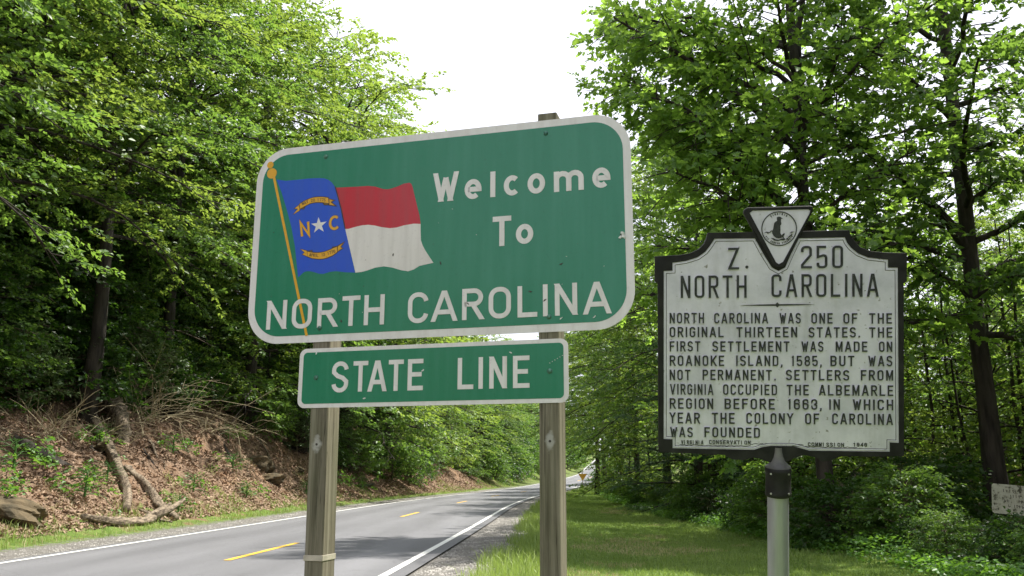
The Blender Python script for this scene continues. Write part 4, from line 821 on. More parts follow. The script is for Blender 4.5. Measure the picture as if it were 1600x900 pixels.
for txt,x,z,w_,h_ in M_FOOT:
    u=w_/(len(txt)+.35*(len(txt)-1)); p=x
    for c in txt:
        glyph_geo(c,u if c!='I' else u*.5,h_,.0028,-.0055,-.003,.45,g,p,z); p+=1.35*u
g.obj('foot_inscription',M['marker_letter'],face)['kind']='stuff'
a,b,c_=M_ORN
g=Geo(); g.poly([(a[0],a[1]),((a[0]+c_[0])/2,(a[1]+c_[1])/2+.0028),(c_[0],c_[1]+.0035),((b[0]+c_[0])/2,(b[1]+c_[1])/2+.0028),(b[0],b[1]),((b[0]+c_[0])/2,(b[1]+c_[1])/2-.0028),(c_[0],c_[1]-.0035),((a[0]+c_[0])/2,(a[1]+c_[1])/2-.0028)],-.0055,-.003)
d=.0105; g.poly([(c_[0]-d,c_[1]),(c_[0],c_[1]+d*1.05),(c_[0]+d,c_[1]),(c_[0],c_[1]-d*1.05)],-.0065,-.003); g.obj('ornament_line',M['marker_letter'],face)
g=Geo(); rs=random.Random(4)
for k in range(46): scar(g,rs.uniform(-.47,.47),rs.uniform(-.36,.42) if rs.random()<.6 else rs.uniform(-.40,-.36),rs.uniform(.0015,.0040),200+k,-.0034)
o=g.obj('pits',M['marker_black'],face); o['kind']='stuff'
# flaking casting line along the bottom
g=Geo()
for x0_,x1_,z_ in ((-.42,-.12,-.392),(-.12,.10,-.383),(.02,.32,-.392)):
    pts=[(x0_+(x1_-x0_)*i/30,z_+rs.uniform(-.0028,.0028)) for i in range(31)]; g.ribbon(pts,.0022,-.0037,-.003)
g.obj('flaked_edge',M['marker_black'],face)
# socket, collar and pole
def lathe(name,prof,mat,parent,loc,n=28,cx_=0,cy_=.002):
    g=Geo(); v=[];f=[]
    for r_,z in prof: v+=[(cx_+r_*math.cos(2*math.pi*i/n),cy_+r_*math.sin(2*math.pi*i/n),z) for i in range(n)]
    for k in range(len(prof)-1):
        for i in range(n): f.append([k*n+i,k*n+(i+1)%n,(k+1)*n+(i+1)%n,(k+1)*n+i])
    g.add(v,f); return g.obj(name,mat,parent,loc,smooth=True)
PX=-.0045
lathe('socket',[(.0165,-.397),(.0185,-.420),(.022,-.437),(.030,-.456),(.044,-.472),(.053,-.478),(.0535,-.484)],M['socket'] if 'socket' in M else M.setdefault('socket',simple('socket_paint',(.07,.07,.068),(.15,.15,.145),10,.5,bmp=.3)),mk,ZM,cx_=PX)
coll=lathe('collar',[(.050,-.481),(.0545,-.483),(.0545,-.500),(.0530,-.505),(.0530,-.585),(.0545,-.590),(.0545,-.603),(.051,-.606),(.044,-.606)],M['marker_black'],mk,ZM,cx_=PX)
for x_,z_ in ((-.038,-.503),(.037,-.503),(-.038,-.587),(.037,-.587)):
    g=Geo(); y_=.002-math.sqrt(.0545**2-x_**2); g.tube([(PX+x_,y_-.004,z_),(PX+x_*.8,y_+.012,z_)],.0042,10); g.obj('set_screw',M['metal'],coll)
lathe('pole',[(.0445,-.600),(.0445,-1.2),(.0445,-MZ-.4)],M['pole_grey'],mk,ZM,cx_=PX-.001)
# ------------------------------------------------------------ small far and right-hand signs
x,y=7.05,88.2
ts=empty('warning_sign',(x,y,hz(x,y)),R(12)); tag(ts,'small ochre triangular sign pointing down on a thin post by the far bend','road sign')
g=Geo(); g.tube([(0,0.03,-.4),(0,.03,1.75)],.035,8); g.obj('post',M['rust'],ts)
M['ochre']=simple('faded_ochre_paint',(.42,.20,.02),(.58,.32,.04),6,.6)
g=Geo(); g.poly([(-.42,1.28),(-.36,1.33),(.36,1.33),(.42,1.28),(.04,.70),(-.04,.70)],-.012,.0); g.obj('plate',M['ochre'],ts,bevel=.003)
g=Geo(); g.box(-.42,.42,.0,.02,1.27,1.34); g.obj('rail',M['rust'],ts)
x,y=8.88,15.6
ws=empty('weathered_sign',(x,y,hz(x,y)),R(-14)); tag(ws,'tilted white weathered metal sign with peeling print at the foot of the big trunk','small sign')
def peeling():
    m,t,b=nodes('peeling_white_paint'); v=coord(t)
    a=noise(t,v,7,6,.75); k=ramp(t,a,[(.40,(.06,.06,.035)),(.47,(.40,.40,.31)),(.7,(.56,.56,.47))])
    t.links.new(k,b.inputs['Base Color']); b.inputs['Roughness'].default_value=.7; bump(t,b,a,.4,.004); return m
M['peel']=peeling()
zc=.76
g=Geo(); g.poly([(a*math.cos(.09)+b*math.sin(.09),zc-a*math.sin(.09)+b*math.cos(.09)) for a,b in rounded(-.42,.42,-.255,.255,.05,5)],-.006,.0); g.obj('plate',M['peel'],ws)
g=Geo(); g.tube([(-.02,.03,-.4),(.02,.03,1.02)],.028,8); g.obj('post',M['rust'],ws)
g=Geo(); rs=random.Random(12)                      # worn lettering strokes too faded to read
for r_ in range(4):
    xx_=-.22
    while xx_<.34:
        hgt=.05; z0_=zc+.12-.085*r_; q=rs.random()
        if q<.75: g.ribbon([(xx_,z0_-.09*xx_),(xx_+rs.uniform(-.01,.012),z0_+hgt-.09*xx_)],.009,-.0085,-.006)
        if q<.4: g.ribbon([(xx_,z0_+hgt*rs.choice([0.05,.5,.95])-.09*xx_),(xx_+.03,z0_+hgt*.5-.09*(xx_+.03))],.008,-.0080,-.006)
        xx_+=rs.uniform(.035,.06)
g.obj('faded_print',M['dark_print'],ws)['kind']='stuff'

# ------------------------------------------------------------ things on the bank
def log(name,pts,radii,mat,label,cat,seed,group=None,lift=.0,arms=()):
    rs=np.random.default_rng(seed); P=np.array(pts,float); n=34
    t=np.linspace(0,1,len(P)); tt=np.linspace(0,1,n); Q=np.stack([np.interp(tt,t,P[:,k]) for k in range(3)],1)
    for _ in range(3): Q[1:-1]=(Q[:-2]+Q[1:-1]*2+Q[2:])/4
    Q+=np.cumsum(rs.normal(0,.012,(n,3)),0)*.5; Q[:,2]+=lift
    rad=np.interp(tt,np.linspace(0,1,len(radii)),radii)*(1+rs.normal(0,.07,n))
    o0=Q[n//2].copy(); o0[2]-=rad[n//2]
    g=Geo(); g.tube(Q-o0,rad,14)
    v=g.v[0]; th=np.tile(np.arange(14)/14*6.283,n); al=np.repeat(np.arange(n),14); cen=np.repeat(Q-o0,14,0)
    lob=1+.16*np.sin(3*th+al*.22+seed)+.09*np.sin(5*th-al*.35)+.07*np.sin(al*1.3+seed*2)+rs.normal(0,.035,len(th))
    v[:]=cen+(v-cen)*lob[:,None]
    for a_,b_,r_ in arms:
        A=Q[int(a_*(n-1))]; B_=A+np.array(b_); m_=(A+B_)/2+rs.normal(0,.05,3); g.tube(np.array([A,m_,B_])-o0,np.array([r_,r_*.8,r_*.4]),7)
    o=g.obj(name,mat,None,tuple(o0),smooth=True); return tag(o,label,cat,group)
BP=M['bark_pale']
lg=LOGS
log('leaning_log',lg[0],[.10,.12,.14,.13,.12,.09],BP,'pale leaning log running down the bank above the bent driftwood','log',1,lift=.16,arms=((.35,(.3,-.1,.22),.04),(.86,(-.35,-.3,-.12),.05)))
log('leaning_log',[(-12.9,27.9,3.45),(-12.35,27.4,3.0),(-11.75,26.6,2.35),(-11.45,26.0,1.75)],[.26,.25,.2,.13],BP,'thick dark arched log hanging from the top of the bank','log',2,lift=.12)
log('fallen_log',[lg[2][0],lg[2][1],lg[2][2],(-8.35,22.3,.10)],[.11,.12,.11,.08],BP,'grey slanting log between the pale leaning log and the road','log',3,lift=.10)
log('driftwood',[(-8.95,18.6,.30),lg[3][1],lg[3][2],lg[3][3],(-8.95,23.3,.42)],[.05,.09,.10,.13,.07],BP,'bent grey driftwood lying along the foot of the bank','log',4,lift=.09,arms=((.62,(.35,1.1,.42),.10),(.7,(-.5,.3,.15),.07),(.66,(.45,.1,-.1),.05)))
log('fallen_log',[(-12.3,21.6,2.05),*lg[4][1:],(-10.4,22.7,.95)],[.10,.13,.14,.10],M['bark'],'dark rotten log half buried in leaf litter, left of the pale logs','log',5,lift=.09)
log('fallen_log',[(-8.9,46,.95),(-8.2,48,.62),(-7.9,50.5,.75)],[.05,.07,.04],M['bark'],'thin dark log at the bank foot below the far shrubs','log',6,lift=.05)
def rock(x,y,sx,sy,sz,seed,label,tilt=0):
    rs=np.random.default_rng(seed); import bmesh
    bm=bmesh.new(); bmesh.ops.create_icosphere(bm,subdivisions=4,radius=1); me=bpy.data.meshes.new('rock')
    for v_ in bm.verts:
        c=v_.co; q=c.copy()
        f_=1+.20*math.sin(3.1*q.x+seed)*math.cos(2.7*q.y+seed*2)+.13*math.sin(5.3*q.z+4*q.x+seed)+.05*math.sin(11*q.y+9*q.z)
        lay=.06*(abs((q.z*4+q.x*.8+seed)%1-.5)*2)
        v_.co=Vector((q.x*sx*(f_+lay),q.y*sy*(f_+lay),q.z*sz*f_))
    bm.to_mesh(me); bm.free(); me.materials.append(M['rock']); me.polygons.foreach_set('use_smooth',[False]*len(me.polygons))
    o=link('rock',me,None,(x,y,hz(x,y)+sz*.15)); o.rotation_euler=(.15,tilt,seed); return tag(o,label,'rock')
rock(-9.75,17.0,.85,.55,.32,1,'large layered brown rock at the foot of the bank near the left edge',.2)
rock(-10.0,34.9,.55,.5,.42,2,'brown rock ledge jutting from the bank beside the left post',.3)
rock(-9.35,34.3,.55,.4,.20,3,'flat pale slab of rock below the ledge on the bank',.1)
rock(-11.6,24.9,.25,.3,.18,4,'small brown stone between the leaning logs')
rock(-9.5,39.5,.25,.22,.18,5,'small dark stone in the litter just left of the left post')
def brush(name,x,y,n,Ln,spread,mat,label,seed,dirn=(1,-.2),up=1.0,droop=1.1,r=.011):
    rs=np.random.default_rng(seed); g=Geo()
    for k in range(n):
        a=math.atan2(dirn[1],dirn[0])+rs.normal(0,spread); L_=Ln*(.45+.65*rs.random()); e=rs.uniform(.35,1.35)*up
        t=np.linspace(0,1,7); d=np.array([math.cos(a)*math.cos(e),math.sin(a)*math.cos(e),math.sin(e)])
        P=np.array([rs.normal(0,.45),rs.normal(0,.45),-.10])+d*(L_*t)[:,None]; P[:,2]-=droop*L_*.5*t**2.2
        P[:,:2]+=np.outer(t**2,[math.cos(a),math.sin(a)])*L_*.25; P+=np.cumsum(np.cumsum(rs.normal(0,.02*L_,(7,3)),0),0)*.45
        g.tube(P,r*(1-.8*t)+.002,4,False)
        for u in range(3):
            i_=rs.integers(2,6); q=P[i_]; dd=d+rs.normal(0,.55,3); g.tube(np.array([q,q+dd*L_*.14,q+dd*L_*.25-[0,0,.03]]),np.array([.5*r,.35*r,.002]),3,False)
    o=g.obj(name,mat,None,(x,y,hz(x,y))); return tag(o,label,'bare shrub')
brush('bare_shrub',-12.35,29.0,44,3.4,.95,M['twig'],'arching pale bare twigs spraying out over the bank top above the logs',1,dirn=(1,-.3),up=1.0)
brush('bare_shrub',-12.3,26.0,34,1.9,1.5,M['twig'],'tangle of brown bare twigs around the top of the leaning logs',2,dirn=(.7,-1),up=.8)
brush('bare_shrub',-12.2,22.8,28,1.7,1.6,M['twig'],'upright grey bare twigs left of the leaning logs',3,dirn=(.5,-1),up=1.15,droop=.5)
brush('bare_shrub',-11.4,32.5,22,2.0,1.0,M['twig'],'thin bare stems leaning out above the rock ledge',4,dirn=(1,-.6),up=.7)
brush('bare_shrub',-9.9,51.5,24,2.2,1.1,M['twig_dark'],'bare brown brush on the bank seen between the two posts',5,dirn=(1,-.7),up=.8)
brush('bare_shrub',-12.6,20.4,20,1.4,1.5,M['twig_dark'],'low grey twigs on the litter at the left edge',6,dirn=(.7,-1),up=.9)
for k,(s_,y_,sc,lab) in enumerate([(-6.3,17.2,1.3,'leafy green weed beside the layered rock'),(-7.3,19.6,1.6,'bright green seedling on the litter above the rock'),(-6.2,20.6,1.5,'green weed clump left of the driftwood'),
  (-6.6,22.3,1.2,'small green weed below the rotten log'),(-5.2,23.4,1.1,'green weed at the road side of the driftwood'),(-7.3,27.6,1.4,'sprig of green leaves right of the grey slanting log'),
  (-6.0,26.2,1.2,'small weed on bare litter right of the driftwood'),(-6.8,31.4,1.5,'broad green weed at the foot of the rock ledge'),(-7.7,33.2,1.2,'pale weed on the slope above the rock slab'),
  (-5.6,36.5,1.3,'green weed just left of the left post'),(-6.1,42,1.6,'green weed just right of the left post'),(-5.9,47,1.6,'green weed by the grassy curb between the posts'),
  (-8.2,24.9,1.3,'dark green fern-like weed above the grey log'),(-5.6,29.6,1.2,'low weed in the green grass tuft by the edge line')]):
    x_=cx(y_)+s_; plant('weed',x_,y_,lab,'small weeds on the bank','weed','weed',sc,crown='foliage',stem='stem')

# ------------------------------------------------------------ trees left of the road
def on(s,y): return cx(y)+s
GL='trees on the left hillside'
LT=[ # s, y, kind, scale, label
(-9.6,14.5,'canopy_b',1.05,'maple standing nearest the left edge of the frame on the bank'),
(-10.2,20.5,'canopy_a',1.1,'spreading beech high on the left edge with layered boughs'),
(-9.6,26.5,'canopy_b',1.15,'dark stemmed maple above the leaning logs'),
(-9.8,32.5,'canopy_a',1.15,'sunlit yellow green maple just left of the big sign'),
(-8.6,38.0,'maple_a',1.3,'tall maple rising behind the upper left corner of the big sign'),
(-8.4,44.0,'beech',1.55,'pale green beech whose top meets the white sky'),
(-7.9,51.0,'maple_c',1.55,'maple behind the flag on the big sign'),
(-8.0,57.0,'maple_b',1.38,'maple ending the left treeline against the white sky'),
(-9.5,66.0,'maple_a',1.1,'maple on the bank seen below the state line plate'),
(-9.0,75.0,'maple_c',1.0,'maple near the far end of the brown bank'),
(-9.0,85.0,'beech',1.0,'light green beech above the bend of the road'),
(-8.5,96.0,'maple_b',.9,'yellow green tree left of the small triangular sign'),
(-9.0,110.0,'maple_a',.9,'tree on the slope where the road climbs'),
(-8.5,126.0,'beech',.9,'pale tree beside the climbing road'),
(-9.0,145.0,'maple_c',.9,'farthest tree in the left row by the road')]
for s_,y_,k,sc,lab in LT: plant(k,on(s_,y_),y_,lab,GL,'maple_tree' if 'maple' in k else 'beech_tree','tree',sc)
rs=random.Random(77)
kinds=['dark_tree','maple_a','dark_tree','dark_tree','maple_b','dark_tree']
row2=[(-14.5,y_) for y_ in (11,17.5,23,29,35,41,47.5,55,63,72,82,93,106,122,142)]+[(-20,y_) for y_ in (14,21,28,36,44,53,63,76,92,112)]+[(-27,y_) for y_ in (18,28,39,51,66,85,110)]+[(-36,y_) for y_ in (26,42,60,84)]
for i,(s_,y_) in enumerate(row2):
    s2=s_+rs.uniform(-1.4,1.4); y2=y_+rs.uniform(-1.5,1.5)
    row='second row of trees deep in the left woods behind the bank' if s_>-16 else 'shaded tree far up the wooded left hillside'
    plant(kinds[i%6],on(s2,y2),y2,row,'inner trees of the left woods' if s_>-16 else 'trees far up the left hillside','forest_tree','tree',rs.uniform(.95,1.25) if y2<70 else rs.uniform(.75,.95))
UL=[(-11.2,22.5,'sapling_a',.9,'low sapling with bright leaves over the bare twigs'),(-10.8,30.5,'sapling_b',.8,'yellow green sapling leaning over the bank top'),(-11.0,17.5,'sapling_a',.9,'shaded sapling at the left edge above the litter'),
(-9.8,35.5,'sapling_b',1.0,'sapling with sunlit tiers just left of the sign'),(-9.2,41.5,'sapling_c',1.0,'dark sapling just right of the left post above the brown bank'),(-8.4,47.5,'sapling_d',1.0,'round pale green sapling overhanging the bank between the posts'),
(-8.2,55,'sapling_c',1.0,'dark green sapling in the middle of the gap between the posts'),(-7.8,60.5,'sapling_b',1.0,'bright sapling at the end of the brown bank'),(-7.9,68,'sapling_d',1.1,'sapling left of the right post'),(-7.8,76,'sapling_b',1.1,'small tree immediately left of the right post'),
(-7.6,88,'sapling_a',1.2,'light green bush tree right of the right post'),(-7.6,99,'sapling_d',1.2,'pale rounded tree above the bend'),(-7.9,114,'sapling_a',1.1,'roadside sapling by the climbing road')]
for s_,y_,k,sc,lab in UL: plant(k,on(s_,y_),y_,lab,'saplings along the bank top','sapling','sapling',sc)
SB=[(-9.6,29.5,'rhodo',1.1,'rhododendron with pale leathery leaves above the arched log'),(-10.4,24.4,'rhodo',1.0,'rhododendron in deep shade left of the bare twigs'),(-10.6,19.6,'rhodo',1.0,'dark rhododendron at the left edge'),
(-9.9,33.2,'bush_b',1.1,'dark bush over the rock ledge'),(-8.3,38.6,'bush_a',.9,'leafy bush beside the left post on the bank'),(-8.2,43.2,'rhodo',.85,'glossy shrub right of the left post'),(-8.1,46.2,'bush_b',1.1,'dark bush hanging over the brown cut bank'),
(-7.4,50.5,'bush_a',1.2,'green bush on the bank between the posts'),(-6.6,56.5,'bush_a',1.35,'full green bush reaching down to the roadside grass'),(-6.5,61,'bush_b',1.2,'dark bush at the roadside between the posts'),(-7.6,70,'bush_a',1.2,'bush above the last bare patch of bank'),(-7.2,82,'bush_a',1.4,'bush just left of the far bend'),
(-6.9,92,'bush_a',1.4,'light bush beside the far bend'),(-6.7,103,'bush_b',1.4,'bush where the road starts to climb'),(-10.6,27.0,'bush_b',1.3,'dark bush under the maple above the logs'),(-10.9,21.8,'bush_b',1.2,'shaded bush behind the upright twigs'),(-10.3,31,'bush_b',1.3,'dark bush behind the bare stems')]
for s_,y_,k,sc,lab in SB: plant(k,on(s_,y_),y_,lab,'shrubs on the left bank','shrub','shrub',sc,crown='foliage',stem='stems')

# ------------------------------------------------------------ trees right of the road
# big straight trunk at the right edge
def big_trunk(x,y,H,r,label,limbs,seed,crownspec):
    o=empty('tall_tree',(x,y,hz(x,y))); tag(o,label,'tree'); rs=np.random.default_rng(seed)
    g=Geo(); t=np.linspace(0,1,14); P=np.stack([np.cumsum(rs.normal(0,.03,14)),np.cumsum(rs.normal(0,.03,14)),t*H-.3],-1); rad=r*(1-.62*t); rad[0]*=1.5; rad[1]*=1.12
    g.tube(P,rad,12); B=[];D=[];Uv=[]
    for z0_,dx,dy,dz,rr_,nsd in limbs:
        s0_=np.array([np.interp(z0_,P[:,2],P[:,0]),np.interp(z0_,P[:,2],P[:,1]),z0_]); tt=np.linspace(0,1,10)
        Q=s0_+np.outer(tt,[dx,dy,dz]); Q[:,2]+=.12*dz*np.sin(tt*3.1); Q+=np.cumsum(rs.normal(0,.05,(10,3)),0); Q[0]=s0_
        g.tube(Q,rr_*(1-.8*tt)+.008,7,False); Ln=math.sqrt(dx*dx+dy*dy+dz*dz); az=math.atan2(dy,dx)
        for j in range(nsd):
            tj=.18+.82*(j+rs.random()*.7)/nsd; p0=np.array([np.interp(tj,tt,Q[:,c]) for c in range(3)]); aa=az+(1 if j%2 else -1)*(1.05-.4*tj)+rs.normal(0,.25)
            Ls=(.55+1.25*(1-tj))*(.7+.6*rs.random())*min(1.2,Ln/4); d=np.array([math.cos(aa),math.sin(aa),rs.normal(.05,.42)])
            st=np.linspace(0,1,4); sp=p0+d*(Ls*st)[:,None]; sp[:,2]-=.2*Ls*st**2; g.tube(sp,.016*(1-.8*st)+.003,4,False)
            for u in range(max(3,int(Ls/.21))):
                tu=(u+.6)/max(3,int(Ls/.21)); pu=p0+d*Ls*tu; pu[2]-=.2*Ls*tu**2; ab=aa+(1 if u%2 else -1)*.8*(1-.6*tu)+rs.normal(0,.3)
                dd=np.array([math.cos(ab),math.sin(ab),rs.normal(-.15,.4)]); dd/=np.linalg.norm(dd); uu=np.array([rs.normal(0,.5),rs.normal(0,.5),1.]); uu-=dd*(uu@dd); uu/=np.linalg.norm(uu)
                B.append(pu+rs.normal(0,.13,3));D.append(dd);Uv.append(uu)
    B=np.array(B);D=np.array(D);Uv=np.array(Uv); el=.42*(.7+.6*rs.random(len(B)))
    v,f,tn=leaves(B,D,Uv,crownspec[1],el,crownspec[2],crownspec[3],rs,crownspec[4])
    link('trunk',g.mesh('tall_trunk',M['bark'],True),o); link('crown',newmesh('tall_crown',v,f,crownspec[0],False,{'tint':('FACE',tn)}),o); return o
rs=np.random.default_rng(9)
def auto_limbs(n,z0,z1,R0,r0,bias=None):
    out=[]
    for k in range(n):
        a=k*2.4+rs.normal(0,.3); z=z0+(z1-z0)*k/n; q=k/n; L_=R0*(1-.45*q)*(.75+.4*rs.random())
        if bias is not None and math.cos(a-bias)<-.2: L_*=.6
        out.append((z,L_*math.cos(a),L_*math.sin(a),L_*(.1+.5*q)+rs.normal(0,.2),r0*(1-.5*q),int(11+L_*2.2)))
    return out
big_trunk(11.0,20.2,20,.225,'tall straight dark trunked tree at the right edge with a drooping limb',
  [(6.2,-3.7,-1.2,2.9,.13,26),(5.0,-3.2,-2.2,1.2,.08,20),(7.4,2.6,-2.2,1.6,.07,18)]+auto_limbs(34,4.2,19.3,5.0,.085,math.pi),1,(M['leaf'],13,.16,.66,False))
big_trunk(6.6,18.6,18,.17,'forked oak behind the marker reaching out over the road edge',
  [(5.0,-2.6,-.8,4.2,.13,22),(6.6,-4.0,-.6,3.6,.12,30),(7.8,-4.4,.8,2.6,.09,28),(8.6,-4.5,-1.4,2.6,.08,28),(7.0,.5,.8,7.5,.12,22),(5.6,-3.2,1.4,1.5,.07,22),(9.4,-4.4,.2,2.2,.07,26),(4.6,-2.4,-1.6,.9,.05,18),(7.2,-.8,-2.6,1.9,.05,20),(9.0,.3,-2.8,1.6,.05,20),(10.6,-1.2,-2.6,1.6,.05,20),(10.2,-4.2,-.6,1.8,.06,24),(11.2,-4.0,.8,1.8,.06,24)]+auto_limbs(26,4.4,17.2,4.4,.06),2,(M['leaf_oak'],7,.165,.78,True))
GR='trees in the right woods'
RT=[(12.3,12.9,'maple_b',.6,'leafy young tree at the right edge above the weathered sign'),
(6.5,30.5,'pine',.82,'dark soft boughed pine at the lawn edge left of the marker'),
(7.6,24.0,'oak_far',.85,'lobed leaf tree directly behind the marker'),
(7.4,33.0,'canopy_b',.9,'green tree right of the big sign behind the pine'),
(7.2,41.0,'maple_b',.95,'yellow green tree between the two signs'),
(7.0,50.0,'canopy_b',.85,'tree leaning to the road between the two signs'),
(7.3,60.0,'canopy_a',.85,'tree whose low boughs hang above the far bend'),
(7.3,70.0,'canopy_b',.9,'tree near the far bend on the right side'),
(6.4,82.0,'canopy_a',.9,'tree hiding the right side of the climbing road'),
(8.0,98.0,'maple_a',1.0,'far tree on the right of the bend'),
(9.0,116.0,'maple_c',1.0,'farthest tree of the right row'),
(15.0,12.5,'maple_b',1.0,'broad tree filling the upper right corner')]
for x_,y_,k,sc,lab in RT:
    if y_>60: x_=on({70:5.9,82:6.2,98:7.5,116:8.0}[int(y_)],y_)
    plant(k,x_,y_,lab,GR,{'pi':'pine_tree','oa':'oak_tree','sa':'sapling'}.get(k[:2],'maple_tree'),'tree',sc)
rs=random.Random(5)
row=[(15.5,28),(19.5,34),(13.6,39.5),(22.5,38),(27,30),(18,47)]+[(13.5,y_) for y_ in (35,44,54,66,80,97)]+[(17,y_) for y_ in (19,33,42)]+[(20,y_) for y_ in (52,66,84,108)]+[(24,y_) for y_ in (22,31,42)]+[(31,y_) for y_ in (30,46,64,88)]+[(17,11),(24,13),(38,56),(40,80)]
for i,(x_,y_) in enumerate(row):
    x2=x_+rs.uniform(-1.2,1.2); y2=y_+rs.uniform(-1.5,1.5)
    if y_>60: x2+=cx(y2)+2
    plant(['maple_b','maple_c','beech','maple_a','oak_far'][i%5],x2,y2,'tree standing inside the right woods behind the marker' if y_<60 else 'distant tree behind the right side of the far bend','inner trees of the right woods' if y_<60 else 'distant trees beyond the bend','forest_tree','tree',rs.uniform(.5,.72))
# thin bare stems among the right woods
for i in range(16):
    x_=rs.uniform(8.3,17); y_=rs.uniform(21,36); o=Geo(); P=[(0,0,-.2)]; 
    for k in range(1,7): P.append((P[-1][0]+rs.uniform(-.12,.12),P[-1][1]+rs.uniform(-.12,.12),k*1.25))
    o.tube(P,np.linspace(rs.uniform(.035,.09),.015,7),7,False)
    for k in range(4):
        q=P[rs.randint(2,5)]; a=rs.uniform(0,6.28); o.tube([q,(q[0]+.6*math.cos(a),q[1]+.6*math.sin(a),q[2]+.5),(q[0]+1.2*math.cos(a),q[1]+1.2*math.sin(a),q[2]+1.3)],np.array([.02,.015,.006]),4,False)
    tag(o.obj('thin_stem',M['bark'],None,(x_,y_,hz(x_,y_)),smooth=True),'thin dark understorey stem in the shade of the right woods','sapling','thin stems in the right woods')
US=[(12.5,27.5,'sapling_b',1.2),(15.5,23.5,'sapling_b',1.2),(10.8,33,'sapling_d',1.2),(14.0,34,'sapling_b',1.3),(18,29,'sapling_b',1.3),(9.2,21.5,'sapling_b',.8),(13.0,23.5,'sapling_a',1.0),(10.2,26.5,'sapling_b',.9),(14.5,19.0,'sapling_a',.95),(8.0,29.5,'sapling_a',.8),(7.7,37,'sapling_b',.9),(7.2,45.5,'sapling_a',.9),(16.5,15.5,'sapling_b',1.1),(7.3,55,'sapling_b',.8),(12,30,'sapling_b',1.1)]
LBU=['bright sapling right behind the marker edge','bright sapling left of the big trunk','pale sapling behind the middle of the marker','yellow green sapling far behind the marker','yellow green sapling far behind the big trunk','sapling with bright leaves low behind the marker pole','sapling right of the marker in front of the thin stems','yellow green sapling deep behind the marker','sapling right of the big trunk','sapling under the pine left of the marker','sapling under the tree between the signs','small sapling right of the far bend','sapling behind the weathered sign','small sapling overhanging the far grass verge','bright sapling far behind the thin stems']
for (x_,y_,k,sc),lab in zip(US,LBU): plant(k,x_,y_,lab,'saplings in the right woods','sapling','sapling',sc)
# shrubs along the edge of the lawn
edge=[]
for i,y_ in enumerate([11.5,12.6,13.7,14.9,16.1,17.4,18.8,20.2,21.8,23.6,25.6,27.8,30.4,33.4,37,41,45.5,50.5,56,62,69,77,86]):
    s_=float(forest_edge(y_)); edge.append((s_+.9+.3*math.sin(i*2.1),y_,i))
    if y_<40 and not 12.8<y_<18: edge.append((s_+2.5+.4*math.sin(i*3.3),y_+.5,i+40))
desc=['dark leafy shrub','bright leafy shrub','low rounded shrub','loose green shrub','dense green shrub']
place=['at the right edge of the lawn beneath the weathered sign','at the lawn edge right of the marker pole','at the lawn edge behind the marker pole','at the lawn edge left of the marker pole','at the lawn edge below the pine','along the verge toward the far bend','beside the far bend']
for s_,y_,i in edge:
    pl=place[0] if y_<14 else place[1] if y_<18 else place[2] if y_<21 else place[3] if y_<26 else place[4] if y_<34 else place[5] if y_<66 else place[6]
    back=i>=40; k=['bush_a','bush_b'][(i+(i>=40))%2]
    sc=(.62+.18*math.sin(i*1.7))*(1.35 if back else 1)
    if y_<15.5: sc=.40+.06*math.sin(i*1.7)
    plant(k,on(s_,y_),y_,('taller ' if back else '')+desc[i%5]+' '+pl,'shrubs along the edge of the lawn','shrub','shrub',sc,crown='foliage',stem='stems')
# low leafy ground cover at the foot of the woods
rg=np.random.default_rng(31)
def carpet(name,n,sfun,y0,y1,h,a,mat,label,pw=1.5):
    y=y0+(y1-y0)*rg.random(n)**pw; s=sfun(y,rg.random(n)); x=road_c(y)[0]+s; z=height(x,y)
    hh=h*rg.random(n)*(.4+.6*np.clip(.5+.6*fbm(x*1.3,y*1.3),0,1)); B=np.stack([x,y,z+hh+.02],-1)
    th=rg.random(n)*6.283; D=np.stack([np.cos(th),np.sin(th),.1+0*th],-1); D/=np.linalg.norm(D,axis=1)[:,None]
    Uv=np.stack([rg.normal(0,.3,n),rg.normal(0,.3,n),np.ones(n)],-1); Uv-=D*(Uv*D).sum(1)[:,None]; Uv/=np.linalg.norm(Uv,axis=1)[:,None]
    v,f,tn=leaves(B,D,Uv,5,np.full(n,.14),a,.68,rg)
    return tag(link(name,newmesh(name,v,f,mat,False,{'tint':('FACE',tn)})),label,'undergrowth',kind='stuff')
carpet('undergrowth',11000,lambda y,u:forest_edge(y)-.35+2.8*u,9.5,75,.38,.075,M['weed'],'low leafy undergrowth spilling from the right woods onto the lawn')
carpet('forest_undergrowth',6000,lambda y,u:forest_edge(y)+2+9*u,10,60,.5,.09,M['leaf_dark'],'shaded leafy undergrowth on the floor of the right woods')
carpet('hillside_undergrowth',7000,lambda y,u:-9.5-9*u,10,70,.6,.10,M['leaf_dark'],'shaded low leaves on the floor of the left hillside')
for i,(s_,y_,k,sc) in enumerate([(-6.4,88,'bush_a',1.7),(-6.6,95,'bush_b',1.9),(-6.2,101,'bush_a',1.8),(-7.5,106,'bush_b',2.2),(-6.6,112,'bush_a',1.9),(-7.2,120,'bush_b',2.2),(-7.0,129,'bush_a',2.3),(-7.4,140,'bush_b',2.4),(-10,98,'bush_b',2.4),(-10,115,'bush_a',2.4),(-10.5,135,'bush_b',2.6),(-5.6,152,'bush_a',2.0),(-6.4,165,'bush_b',2.4),(-5.8,180,'bush_a',2.2),(-7.5,195,'bush_b',3.0),(-6.5,212,'bush_a',3.0),(-9,175,'bush_b',3.2),(-11,205,'bush_a',3.6),(5.9,92,'bush_a',1.5),(6.4,104,'bush_b',1.8)]):
    plant(k,on(s_,y_),y_,['light','dark'][i%2]+' roadside thicket '+('on the slope left' if s_<0 else 'on the verge right')+' of the far bend','thickets round the far bend','shrub','shrub',sc,crown='foliage',stem='stems')
